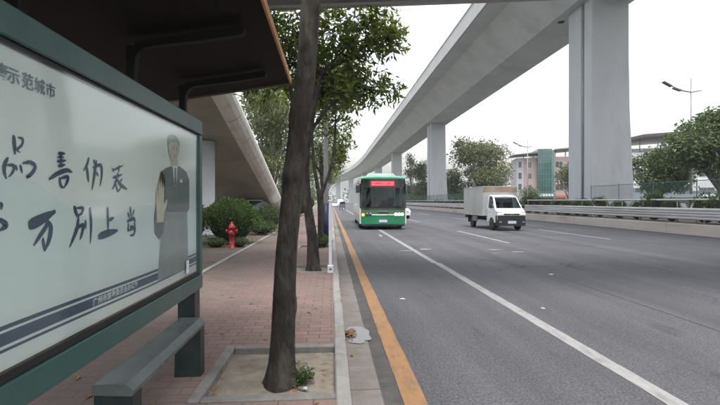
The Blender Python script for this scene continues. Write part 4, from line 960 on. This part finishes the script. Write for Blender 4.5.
def curve_panel(mb, z0, z1, y0a, y1a, x=BW, mi=0, bulge=.09, n=10, th=.03, inset=.0):
    ro, ri = [], []
    for zz, yy in ((z0, y0a), (z1, y1a)):
        o_, i_ = [], []
        for k in range(n + 1):
            u = -1 + 2 * k / n; xx = u * (x - inset); yb = yy + bulge * abs(u) ** 3
            o_.append((xx, yb, zz)); i_.append((xx, yb + th, zz))
        ro.append(o_); ri.append(i_)
    ring0 = ro[0] + ri[0][::-1]; ring1 = ro[1] + ri[1][::-1]
    mb.loft([ring0, ring1])
b = MB(); curve_panel(b, .30, .80, 0, -.01); b.build('front_panel', M['bus_green'], bus)
b = MB(); curve_panel(b, .802, 1.07, -.01, 0); up = b.build('upper_front_panel', M['bus_dark_green'], bus)
b = MB(); curve_panel(b, 1.072, 1.16, 0.0, .005); curve_panel(b, 2.27, 2.745, .055, .07); b.build('windscreen_surround', M['bus_black'], bus)
b = MB(); b.prism([(-BW, 1.0), (-BW + .10, 1.0), (-BW + .10, 1.0)], 'y', .1, .11) if False else None
b = MB()
for s in (-1, 1): b.loft([[(s * (BW - .001), .085, 1.163), (s * (BW - .13), .06, 1.163), (s * (BW - .13), .11, 1.163), (s * (BW - .001), .14, 1.163)], [(s * (BW - .001), .14, 2.268), (s * (BW - .13), .115, 2.268), (s * (BW - .13), .16, 2.268), (s * (BW - .001), .20, 2.268)]])
b.build('corner_post', M['bus_black'], bus)
b = MB(); curve_panel(b, 1.163, 2.267, 0.005, .055, BW - .135, th=.012); ws = b.build('windscreen', M['glass_dark'], bus)
b = MB()
for s, x0 in ((1, -.9), (1, .25)): b.tube([(x0, -.035, 1.17), (x0 + .35, -.03, 1.28), (x0 + .95, .0, 1.42)], .012, 5)
b.build('wiper', M['black'], ws)
b = MB(); b.box(-.66, .62, .035, .060, 2.36, 2.62, bev=.01); sg = b.build('destination_sign', M['led_red'], bus)
# bright dot characters on the sign; the words cannot be read in the photograph, only their blocks
b = MB(); rnd = random.Random(3)
for cx in (-.53, -.33, -.13, .07, .27, .47):
    for i in range(5):
        for j in range(6):
            on = (i in (0, 4) and j in (0, 1, 4, 5)) or (j in (0, 5) and rnd.random() < .85) or rnd.random() < .34
            if on: b.box(cx - .075 + i * .034, cx - .075 + i * .034 + .024, .028, .033, 2.395 + j * .032, 2.395 + j * .032 + .023)
b.build('sign_dots', M['led_light'], sg)
b = MB(); b.box(-.62, .62, -.028, -.012, .775, .815, bev=.006); b.build('front_trim', M['chrome'], up)
b = MB(); b.box(-.26, .26, -.028, -.012, .90, .98, bev=.006); b.build('badge_bar', M['bus_black'], up)
for x in (.68, .86, 1.04):
    b = MB(); b.lathe([(.075, -.05), (.085, -.03), (.085, .02)], 16, (x, .02 + .05 * (x > 1) - .01, .83), axis='y'); b.build('headlight', M['head_lit'], bus)
for x in (-.68, -.86): 
    b = MB(); b.lathe([(.075, -.05), (.085, -.03), (.085, .02)], 16, (x, .02, .83), axis='y'); b.build('headlight', M['dim_lens'], bus)
b = MB(); b.lathe([(.07, -.03), (.08, -.01), (.08, .04)], 14, (-1.08, .03, .80), axis='y'); b.build('indicator', M['amber_lit'], bus)
b = MB(); b.box(-.22, .22, -.022, -.012, .40, .54, bev=.003); b.build('number_plate', M['plate'], bus)
b = MB(); b.box(-1.16, 1.16, .03, .4, .20, .298); b.box(-1.1, 1.1, .4, BL - .1, .34, .46); b.build('underbody', M['black'], bus)
for s in (-1, 1):
    b = MB(); b.tube([(s * 1.12, .12, 2.58), (s * 1.30, -.18, 2.58), (s * 1.38, -.22, 2.42)], .022, 6); ar = b.build('mirror_arm', M['bus_black'], bus)
    b = MB(); b.box(s * 1.38 - .10, s * 1.38 + .10, -.26, -.17, 1.98, 2.42, bev=.03); b.build('mirror', M['bus_black'], ar)
b = MB()
for s in (-1, 1):
    x0, x1 = (-BW + .022, -BW + .03) if s < 0 else (BW - .03, BW - .022)
    ys_ = [.16, .95, 2.2, 3.6, 5.0, 6.4, 7.8, 9.2, BL - .12]
    for a, c in zip(ys_, ys_[1:]): b = MB(); b.box(x0, x1, a + .112, c - .002, 1.153, 2.50); b.build('side_window', M['glass_side'], bus)
pass
M['bus_floor'] = mat('bus_floor', (.03, .032, .035), .7, vary=.3)
M['seat_blue'] = mat('bus_seat', (.05, .09, .14), .6, vary=.2)
b = MB(); b.box(-BW + .065, BW - .065, .2, BL - .1, .50, .55); b.box(-1.08, 1.08, .12, .55, .75, 1.22, bev=.06); b.build('floor_and_dashboard', M['bus_floor'], bus)
for y in (2.4, 3.3, 4.2, 5.1, 6.0, 6.9):
    for x in (-.8, .8):
        b = MB(); b.box(x - .40, x + .40, y, y + .42, .9, 1.0, bev=.03); b.box(x - .40, x + .40, y + .40, y + .48, .98, 1.6, bev=.03); b.build('passenger_seat', M['seat_blue'], bus)
b = MB(); b.box(.40, .92, 1.15, 1.25, .9, 1.75, bev=.04); b.box(.40, .92, .75, 1.2, .8, .92, bev=.04); b.build('driver_seat', M['interior'], bus)
b = MB(); n = 20; b.tube([(.66 + .22 * math.cos(2 * math.pi * i / n), .50 + .12 * math.sin(2 * math.pi * i / n), 1.26 + .16 * math.sin(2 * math.pi * i / n)) for i in range(n + 1)], .016, 6); b.build('steering_wheel', M['black'], bus)
b = MB(); b.tube([(-.35, 1.2, .55), (-.35, 1.2, 2.7)], .018, 6); b.tube([(.35, 1.5, .55), (.35, 1.5, 2.7)], .018, 6); b.build('grab_pole', M['pipe'], bus)
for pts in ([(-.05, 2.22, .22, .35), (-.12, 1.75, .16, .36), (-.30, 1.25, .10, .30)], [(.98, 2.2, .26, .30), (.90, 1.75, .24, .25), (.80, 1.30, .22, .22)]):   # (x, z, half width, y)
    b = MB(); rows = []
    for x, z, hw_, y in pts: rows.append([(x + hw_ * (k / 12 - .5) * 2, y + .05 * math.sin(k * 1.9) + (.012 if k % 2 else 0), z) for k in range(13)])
    b.loft(rows, cap=False, closed=False, smooth=True); b.build('curtain', M['curtain_cloth'], bus)  # pale pleated strips added to stand for the windscreen's white reflections
for y in (1.75, 7.7):
    for s in (-1, 1): wheel(bus, s * 1.09, y, .46, .30, s)

# ---------------------------------------------------------------- small box truck
tk = thing('box_truck', 'small white truck with grey rust streaked cargo box in the middle lane', 'truck', (9.32, 21.65, 0), R(1.5))
M['box_grey'] = mat('cargo_box_paint', (.34, .35, .345), .5, .1, vary=.08, dirt=(.24, .215, .17), dscale=1.0, damt=.6, stretch=(1, 1, .45))
M['rust'] = mat('rust_streaks', (.20, .17, .135), .7, vary=.4, scale=5, dirt=(.26, .10, .05), dscale=3.0, damt=.9, stretch=(1, 1, .4))
b = MB(); b.box(-.98, .98, 1.45, 4.55, .74, 2.36, bev=.012); bx_ = b.build('cargo_box', M['box_grey'], tk)
b = MB(); b.box(-.975, .975, 1.435, 1.449, 2.05, 2.34); b.build('box_front', M['rust'], bx_)
for s in (-1, 1):
    b = MB()
    for z in (.735, 2.30): b.box(min(s * .979, s * .994), max(s * .979, s * .994), 1.46, 4.54, z, z + .06)
    for y in (1.46, 3.0, 4.49): b.box(min(s * .979, s * .991), max(s * .979, s * .991), y, y + .05, .78, 2.31)
    b.build('box_rib', M['box_grey'], bx_)
    b = MB()
    for y0_, y1_, z0_, z1_ in ((.47, .482, .75, 1.16), (1.30, 1.312, .45, 1.17), (.482, 1.30, .44, .452)): b.box(min(s * .762, s * .766), max(s * .762, s * .766), y0_, y1_, z0_, z1_)
    b.build('door_seam', M['black'], tk)
b = MB(); b.box(-.6, .6, 1.0, 4.5, .48, .73); b.build('chassis', M['black'], tk)
# cab lofted from side stations (y, z rows across the width)
def cabrow(y, z, w_): return [(-w_, y, z), (-w_ * .8, y - .02, z), (0, y - .035, z), (w_ * .8, y - .02, z), (w_, y, z)]
b = MB()
prof = [(.10, .42, .74), (.03, .60, .76), (.02, .86, .765), (.09, 1.00, .76), (.36, 1.17, .745)]       # nose up to the base of the screen
rows = [cabrow(y, z, w_) for y, z, w_ in prof]
b.loft(rows, cap=False, closed=False, smooth=False)
for s in (-1, 1):                                            # door skin below the window line, with a wheel arch
    arch = [(.78 + .36 * math.cos(math.pi * (1 - k / 8)), .33 + .36 * math.sin(math.pi * (1 - k / 8))) for k in range(9)]
    outline = [(.10, .42)] + [(.42, .42)] + arch[1:-1] + [(1.14, .42), (1.42, .42), (1.42, 1.18), (.38, 1.17), (.09, 1.00), (.02, .86), (.03, .60)]
    b.add([(s * .765 if 0 else s * .763, y, z) for y, z in outline] + [(s * .72, y, z) for y, z in outline], [tuple(range(len(outline))), tuple(range(2 * len(outline) - 1, len(outline) - 1, -1))] + [(i, (i + 1) % len(outline), len(outline) + (i + 1) % len(outline), len(outline) + i) for i in range(len(outline))])
rp = [(.80, 1.78), (1.0, 1.86), (1.42, 1.88)]                 # roof
b.loft([[(-.66, y, z - .05), (-.55, y - .01, z), (0, y - .03, z + .015), (.55, y - .01, z), (.66, y, z - .05)] + [(.6, y, z - .09), (-.6, y, z - .09)] for y, z in rp], cap=True)
for s in (-1, 1):                                            # pillars
    b.loft([[(s * .745, .37, 1.165), (s * .68, .34, 1.165), (s * .68, .41, 1.165), (s * .745, .45, 1.165)], [(s * .655, .82, 1.74), (s * .60, .79, 1.74), (s * .60, .86, 1.74), (s * .655, .88, 1.74)]])
    b.loft([[(s * .76, 1.32, 1.10), (s * .71, 1.32, 1.10), (s * .71, 1.42, 1.10), (s * .76, 1.42, 1.10)], [(s * .66, 1.32, 1.82), (s * .61, 1.32, 1.82), (s * .61, 1.42, 1.82), (s * .66, 1.42, 1.82)]])
    b.loft([[(s * .70, .62, 1.09), (s * .75, .62, 1.09), (s * .75, .66, 1.09), (s * .70, .66, 1.09)], [(s * .67, .66, 1.42), (s * .715, .66, 1.42), (s * .715, .70, 1.42), (s * .67, .70, 1.42)]])
b.box(-.70, .70, 1.40, 1.42, .45, 1.82)
cab = b.build('cab', M['white'], tk)
b = MB(); b.loft([[(-.67, .355, 1.172), (0, .32, 1.172), (.67, .355, 1.172)], [(-.595, .80, 1.74), (0, .77, 1.74), (.595, .80, 1.74)]], cap=False, closed=False); wsn = b.build('windscreen', M['glass_dark'], tk)
b = MB(); b.tube([(-.5, .33, 1.185), (-.1, .35, 1.245)], .010, 5); b.tube([(.1, .32, 1.185), (.5, .37, 1.245)], .010, 5); b.build('wiper', M['black'], wsn)
for s in (-1, 1):
    b = MB(); b.quad((s * .735, .48, 1.18), (s * .735, 1.31, 1.19), (s * .655, 1.31, 1.77), (s * .655, .86, 1.74)); b.build('door_window', M['glass_dark'], tk)
    b = MB(); b.box(s * .763 - .003, s * .763 + .006, .98, 1.13, .93, .96); b.build('door_handle', M['black'], cab)
    b = MB(); b.tube([(s * .75, .55, 1.22), (s * .86, .50, 1.26)], .018, 5); mr = b.build('mirror_arm', M['black'], tk)
    b = MB(); b.box(s * .88 - .07, s * .88 + .07, .47, .54, 1.16, 1.38, bev=.025); b.build('mirror', M['black'], mr)
    b = MB(); b.loft([[(s * .47, -.005, .83), (s * .768, .02, .83), (s * .768, .07, 1.0), (s * .53, .045, .98)], [(s * .47, .05, .83), (s * .768, .09, .83), (s * .768, .14, 1.0), (s * .53, .10, .98)]]); b.build('headlight', M['lens'], tk)
    b = MB(); b.box(s * .62 - .07, s * .62 + .07, -.052, -.03, .43, .49, bev=.01); b.build('fog_lamp', M['lens'], tk)
b = MB(); b.loft([[(-.80, .16, z), (-.74, -.01, z), (-.4, -.05, z), (.4, -.05, z), (.74, -.01, z), (.80, .16, z), (.70, .20, z), (-.70, .20, z)] for z in (.26, .30, .74, .80)]); bu = b.build('bumper', M['black'], tk)
b = MB(); b.box(-.42, .42, -.025, .03, .825, .90, bev=.01); b.build('grille', M['black'], tk)
b = MB(); b.box(-.09, .09, -.032, -.026, .84, .885, bev=.004); b.build('badge', M['chrome'], tk)
b = MB(); b.box(-.22, .22, -.062, -.051, .38, .52, bev=.003); b.build('number_plate', M['plate'], bu)
b = MB(); b.box(-.69, .69, .45, 1.38, .46, .9); b.box(-.60, -.12, 1.18, 1.30, .9, 1.5, bev=.04); b.box(.12, .60, 1.18, 1.30, .9, 1.5, bev=.04); b.build('interior', M['interior'], tk)
b = MB(); b.box(-.98, -.90, 2.4, 3.1, .40, .70, bev=.03); b.build('tool_box', M['galv_dark'], tk)
b = MB(); b.box(-.9, .9, 4.50, 4.56, .55, .72); b.build('rear_beam', M['galv_dark'], tk)
for y in (.78, 3.55):
    for s in (-1, 1): wheel(tk, s * (.68 if y < 1 else .74), y, .30, .18, s)
b = MB()
for s in (-1, 1): b.box(s * .80 - .10, s * .80 + .10, 3.98, 4.0, .30, .73)
b.build('mud_flap', M['black'], tk)

# ---------------------------------------------------------------- plain cars and vans in the distance
def car(name, label, cat, loc, rz, L_, W_, H_, paint, van=False):
    t = thing(name, label, cat, loc, rz); w2 = W_ / 2
    if van: low = [(0, .35), (.02, .75), (.25, .95), (L_ - .05, 1.0), (L_, .9), (L_, .35)]; top = [(.28, .98), (.95, H_ - .08), (1.2, H_), (L_ - .25, H_), (L_ - .06, H_ - .12), (L_ - .03, 1.0)]
    else: low = [(0, .32), (.0, .62), (.15, .74), (1.15, .90), (L_ - .7, .95), (L_ - .05, .88), (L_, .6), (L_, .32)]; top = [(1.12, .90), (1.85, H_ - .04), (2.4, H_), (L_ - 1.35, H_ - .06), (L_ - .45, .94)]
    def body(pr, wa, wb):
        zmin = min(p[1] for p in pr); zmax = max(p[1] for p in pr)
        return [[(s * (wa + (wb - wa) * (z - zmin) / (zmax - zmin)), y, z) for y, z in pr] for s in (-1, 1)]
    b = MB(); b.loft(body(low, w2 - .02, w2)); bo = b.build('body', paint, t)
    b = MB(); b.loft(body(top, w2 - .03, w2 - .20)); b.build('cabin', M['bus_black'] if not van else paint, t)
    b = MB(); k0, k1 = (1, 4) if van else (1, 4)
    ys_ = [p[0] for p in top]; b.box(-w2 + .17, w2 - .17, ys_[1] + .1, ys_[3] - .1, H_ - .03, H_ + .012, bev=.01); b.build('roof', paint, t)
    if van:
        b = MB()
        for s in (-1, 1): b.add([(s * (w2 - .045), .95, 1.05), (s * (w2 - .045), L_ - .4, 1.05), (s * (w2 - .155), L_ - .45, H_ - .25), (s * (w2 - .155), 1.15, H_ - .25)], [(0, 1, 2, 3)])
        b.build('side_window', M['bus_black'], t)
    for y in (.8, L_ - .85):
        for s in (-1, 1): wheel(t, s * (w2 - .10), y, .31, .2, s)
    for s in (-1, 1):
        b = MB(); b.box(s * (w2 - .3) - .16, s * (w2 - .3) + .16, -.012, .06, .60, .72, bev=.02); b.build('headlight', M['lens'], t)
        b = MB(); b.box(s * (w2 - .25) - .14, s * (w2 - .25) + .14, L_ - .03, L_ + .012, .62, .76, bev=.015); b.build('tail_lamp', M['red'], t)
    return t
car('car', 'white car following in the lane beside the green bus', 'car', (5.92, 36.5, 0), 0, 4.5, 1.8, 1.45, M['white'])
car('van', 'white van behind the mesh fence at the right edge', 'van', (30.2, 31.5, 0), R(0), 5.0, 1.9, 2.1, M['white'], True)
car('car', 'white car parked behind the bushes under the ramp', 'car', (-7.3, 27, .1), R(-70), 4.4, 1.8, 1.5, M['white'])
car('car', 'white car parked far along the kerb past the dark tricycle', 'car', (.9, 108, 0), 0, 4.4, 1.8, 1.5, M['white'])
car('car', 'dark car far along the kerb beyond the white parked car', 'car', (1.2, 128, 0), 0, 4.4, 1.8, 1.5, M['bus_black'])
car('van', 'pale van in the farthest traffic along the kerb lane', 'van', (3.2, 150, 0), 0, 5.0, 1.9, 2.1, M['bus_white'], True)
tr = thing('cargo_tricycle', 'small dark covered cargo tricycle far ahead on the yellow line', 'tricycle', (1.95, 73, 0))
b = MB(); b.box(-.5, .5, 0, 1.2, .42, .95, bev=.03); b.build('cargo_bed', M['interior'], tr)
b = MB(); b.loft([[(x, y, z) for x, z in ((-.5, .98), (-.46, 1.38), (-.3, 1.46), (.3, 1.46), (.46, 1.38), (.5, .98))] for y in (.02, 1.3)]); b.build('cover', M['bus_black'], tr)
b = MB(); b.tube([(0, 1.2, .5), (0, 2.0, .45), (0, 2.25, 1.0)], .035, 6); b.tube([(-.32, 2.15, 1.02), (.32, 2.15, 1.02)], .02, 6); b.build('frame', M['galv_dark'], tr)
b = MB(); b.box(-.16, .16, 1.35, 1.7, .72, .82, bev=.03); b.build('saddle', M['black'], tr)
for (x, y) in ((-.46, .45), (.46, .45), (0, 2.35)): wheel(tr, x, y, .26, .1, 1)
for s in (-1, 1):
    b = MB(); b.box(s * .42 - .05, s * .42 + .05, -.02, .0, .6, .7, bev=.008); b.build('tail_lamp', M['red'], tr)

# ------------------------------------------------------------------ buildings beyond the far carriageway
M['pink'] = mat('pink_render', (.42, .30, .29), .85, vary=.06, scale=.4, dirt=(.30, .23, .22), dscale=.3)
M['cream'] = mat('cream_render', (.46, .39, .31), .85, vary=.06, scale=.4, dirt=(.32, .27, .22), dscale=.3)
M['lilac'] = mat('grey_render', (.37, .36, .40), .85, vary=.05, scale=.4)
M['win'] = mat('window_glass', (.05, .065, .075), .08, vary=.4, scale=.5, spec=.8)
M['win_frame'] = mat('window_frame', (.5, .5, .5), .5, vary=.05)
M['curtain'] = mat('curtain_wall_glass', (.022, .080, .072), .06, vary=.6, scale=.28, spec=.9)
M['canopy'] = mat('canopy_steel', (.11, .09, .10), .5, .3, vary=.2)
M['hall'] = mat('hall_wall', (.52, .53, .55), .7, vary=.04, scale=.5, dirt=(.4, .4, .4), dscale=.2)
M['shop'] = mat('shop_front', (.10, .20, .19), .4, vary=.3, scale=1)
M['blue_panel'] = mat('blue_panel', (.20, .34, .55), .5, vary=.1)
M['hoarding'] = mat('hoarding_blue', (.42, .50, .58), .5, vary=.1, scale=.4)
def window(parent, x0, x1, z0, z1, y, panes=2):
    b = MB(); t_ = .07
    b.box(x0, x1, y - .06, y + .08, z0, z0 + t_); b.box(x0, x1, y - .06, y + .08, z1 - t_, z1); b.box(x0, x0 + t_, y - .058, y + .08, z0 + t_, z1 - t_); b.box(x1 - t_, x1, y - .058, y + .08, z0 + t_, z1 - t_)
    for k in range(1, panes): xx = x0 + (x1 - x0) * k / panes; b.box(xx - .03, xx + .03, y - .05, y + .08, z0 + t_, z1 - t_)
    f = b.build('window', M['win_frame'], parent); b = MB(); b.box(x0 + .02, x1 - .02, y - .02, y + .02, z0 + .02, z1 - .02); b.build('pane', M['win'], f)
# local frame of a block: x along its street front, y into the building, front on y = 0
pk = thing('pink_building', 'pink four storey building with tall green glass front behind the near pier', 'building', (50.6, 112.5, 0), R(-14))
b = MB(); b.box(0, 4.4, 0, 9, -.1, 13.1); b.build('wall', M['pink'], pk)
b = MB(); b.box(-.9, 1.0, -.5, 8.5, -.1, 13.0); b.build('stair_tower', M['lilac'], pk)
b = MB(); b.box(8.6, 20, .4, 12, -.1, 13.3); b.build('wall', M['pink'], pk)
b = MB(); b.box(4.402, 7.9, -1.1, 9, 3.7, 15.3); gt = b.build('glass_tower', M['curtain'], pk)
M['mullion'] = mat('mullion', (.10, .20, .18), .4, .3)
b = MB()
for k in range(8): z = 4 + k * 1.55; b.box(4.38, 7.92, -1.16, -1.101, z, z + .09)
for k in range(6): x = 4.4 + k * .69; b.box(x, x + .07, -1.15, -1.102, 3.72, 15.28)
b.box(7.902, 8.598, -.6, 8.9, 3.7, 14.8); b.build('mullions', M['mullion'], gt)
b = MB(); b.box(4.3, 8.7, -1.6, 6, 2.5, 3.69); b.build('sign_fascia', M['shop'], pk)
b = MB()
for k in range(5): b.box(4.8 + k * .72, 5.3 + k * .72, -1.66, -1.602, 2.85, 3.35, bev=0)
b.build('fascia_letters', M['ink_white'], pk)
b = MB(); b.box(4.5, 8.5, -.5, 6, -.1, 2.498); b.build('shop_front', M['win'], pk)
b = MB(); b.loft([[(-2.2, -2.6, 13.6), (4.38, -2.6, 14.1), (4.38, -2.6, 14.4), (-2.2, -2.6, 13.75)], [(-2.2, 6, 13.6), (4.38, 6, 14.1), (4.38, 6, 14.4), (-2.2, 6, 13.75)]]); b.box(3.4, 3.6, -.1, .1, 13.1, 14.0); b.box(.9, 1.1, -.1, .1, 13.1, 13.8); b.build('roof_canopy', M['canopy'], pk)
b = MB(); b.loft([[(8.7, -1.4, 14.9), (21, -1.4, 15.9), (21, -1.4, 16.2), (8.7, -1.4, 15.2)], [(8.7, 8, 14.9), (21, 8, 15.9), (21, 8, 16.2), (8.7, 8, 15.2)]])
for k in range(5): b.box(9 + k * 2.6, 9.2 + k * 2.6, .5, .7, 13.3, 15.2 + k * .2)
b.build('roof_frame', M['canopy'], pk)
for z in (4.4, 7.4, 10.4):
    for x in (1.8,): window(pk, x, x + 1.3, z, z + 1.6, 0)
    window(pk, -.5, .5, z, z + 1.8, -.5, 1)
    for x in (9.1, 12.0, 14.9): window(pk, x, x + 1.9, z, z + 1.7, .4)
b = MB(); b.box(9.2, 12.8, .25, .39, 1.6, 3.0); b.build('red_signboard', mat('red_board', (.42, .12, .12), .5, vary=.2, scale=1), pk)
cr_ = thing('cream_building', 'cream low block with blue panels left of the pink building', 'building', (57.0, 148, 0), R(-8))
b = MB(); b.box(0, 13, 0, 12, -.1, 13.2); b.box(.8, 8.2, .6, 8, 13.2, 15.0); b.build('wall', M['cream'], cr_)
b = MB(); b.box(2.6, 5.0, -.06, -.003, 6.8, 12.4); b.build('blue_panel', M['blue_panel'], cr_)
b = MB(); b.box(-.2, 13.2, -.3, 12.2, 13.2, 13.5) if False else b.box(-.25, 13.25, -.25, -.002, 6.2, 6.5); b.box(-.2, 13.2, -.2, -.002, 12.95, 13.35); b.build('cornice', M['cream'], cr_)
for z in (2.2, 7.6, 10.4):
    for x in (.5, 6.2, 9.2, 11.2): window(cr_, x, x + 1.4, z, z + 1.5, 0)
wh = thing('white_building', 'pale far building block peeping over the big reddish tree', 'building', (40, 205, 0), R(-5))
b = MB(); b.box(0, 26, 0, 12, -.1, 12.5); b.build('wall', M['hall'], wh)
for z in (2.4, 5.4, 8.6):
    for x in (1.5, 5, 8.5, 12, 15.5, 19, 22.5): window(wh, x, x + 2, z, z + 1.6, 0)
ha = thing('white_hall', 'long white hall with dark sloping roof canopy right of the near pier', 'building', (55.6, 84, 0), R(-22))
b = MB(); b.box(-2, 36, 0, 20, -.1, 11.2); b.build('wall', M['hall'], ha)
b = MB(); b.loft([[(-3, -1.4, 12.6), (6.5, -1.6, 14.6), (36, -1.6, 15.8), (36, -1.6, 15.4), (6.5, -1.5, 14.1), (-3, -1.4, 12.45)], [(-3, 14, 12.6), (6.5, 14, 14.6), (36, 14, 15.8), (36, 14, 15.4), (6.5, 14, 14.1), (-3, 14, 12.45)]]); b.build('roof_canopy', M['canopy'], ha)
b = MB(); b.box(-1.5, 36, 3, 18, 11.2, 12.3); b.build('clerestory', M['hall'], ha)
b = MB()
for k in range(12): b = MB(); b.box(-.2 + k * 3.1, -.05 + k * 3.1, -.4, -.25, 11.2, 12.9 + min(k, 3) * .4); b.build('canopy_post', M['canopy'], ha)
for x in range(0, 33, 4): window(ha, x, x + 2.6, 6.2, 8.2, 0); window(ha, x, x + 2.6, 2.0, 4.2, 0)
hw = thing('blue_hoarding', 'long pale blue hoarding wall behind the far trees', 'hoarding', (38.2, 30, 0))
for k in range(14):
    b = MB(); b.box(-.04, .04, k * 3 - 6, k * 3 - 6 + 2.96, .0, 2.5, bev=.01); b.build('panel', M['hoarding'], hw)
b = MB(); b.box(-.045, .045, -6, 36, 2.503, 2.62); b.build('coping', M['win_frame'], hw)
b = MB(); b.box(-.06, -.042, 12.5, 15.5, .9, 2.2); b.build('blue_panel', M['blue_panel'], hw)
wb = thing('street_signboard', 'white oval topped board at the fence right of the second pier', 'signboard', (19.0, 57.5, .48))
b = MB(); b.box(-.05, .05, -.05, .05, 0, 1.8, bev=.01); b.build('post', M['grey_paint'], wb)
b = MB(); b.lathe([(.02, -.05), (.42, -.05), (.42, .05), (.02, .05)], 20, (0, 0, 0), axis='y'); o = b.build('board', M['white'], wb, (0, 0, 2.3)); o.scale = (1, 1, 1.7)

# fallen leaves scattered over the pavement and the gutter
rr = np.random.default_rng(17); b = MB(); P, D = [], []
for i in range(90):
    x = rr.uniform(-2.4, .38); y = 3.0 + 14 * rr.uniform(0, 1) ** 1.6
    P.append((x, y, .124 if x < .03 else (.14 if x < .16 else .017))); a = rr.uniform(0, 6.28); D.append((math.cos(a), math.sin(a), .02))
for x_, y_, z_, d_ in [(p[0], p[1], p[2], d) for p, d in zip(P, D)]:
    s_ = rr.uniform(.025, .06); ux, uy = d_[0], d_[1]
    b.add([(x_ - s_ * ux, y_ - s_ * uy, z_), (x_ - s_ * .35 * uy, y_ + s_ * .35 * ux, z_ + .006), (x_ + s_ * ux, y_ + s_ * uy, z_ + .003), (x_ + s_ * .35 * uy, y_ - s_ * .35 * ux, z_ + .008)], [(0, 1, 2, 3)])
tag(b.build('fallen_leaves', M['deadleaf'], fix=False), 'dry brown fallen leaves scattered on the pavement and gutter', 'leaves', kind='stuff')

# beyond the planting bed: boundary wall and its trees
bw_ = thing('boundary_wall', 'pale boundary wall with coping beyond the planting bed under the ramp', 'wall', (-15, 20, 0))
b = MB(); b.box(-.12, .12, -24, 70, -.05, 2.3); b.build('wall', M['cream'], bw_)
b = MB(); b.box(-.18, .18, -24, 70, 2.302, 2.42, bev=.01); b.build('coping', M['kerb'], bw_)
for i, (x, y, h, m_) in enumerate(((-18.5, 12, 9, 'leaf_dark'), (-19.5, 22, 11, 'leaf_mid'), (-18, 33, 10, 'leaf_dark'), (-20, 45, 12, 'leaf_mid'), (-18, 60, 11, 'leaf_dark'), (-19, 80, 12, 'leaf_mid'))):
    big_tree('wall_tree', 'leafy tree standing behind the pale boundary wall', (x, y, 0), h, 4.6, 90 + i, M[m_], 330, .45, .22, .2, group='trees behind the boundary wall')

# ------------------------------------------------------------------ air
hz = bpy.data.materials.new('haze'); hz.use_nodes = True; N = hz.node_tree.nodes; N.remove(N['Principled BSDF'])
pv = N.new('ShaderNodeVolumePrincipled'); pv.inputs['Color'].default_value = (.92, .95, 1, 1); pv.inputs['Density'].default_value = .00045; pv.inputs['Anisotropy'].default_value = .2
hz.node_tree.links.new(pv.outputs[0], N['Material Output'].inputs['Volume'])
b = MB(); b.box(-1600, 1600, -1600, 2600, -1.2, 34); tag(b.build('haze', hz), 'thin pale haze over the whole street', 'haze', kind='stuff')
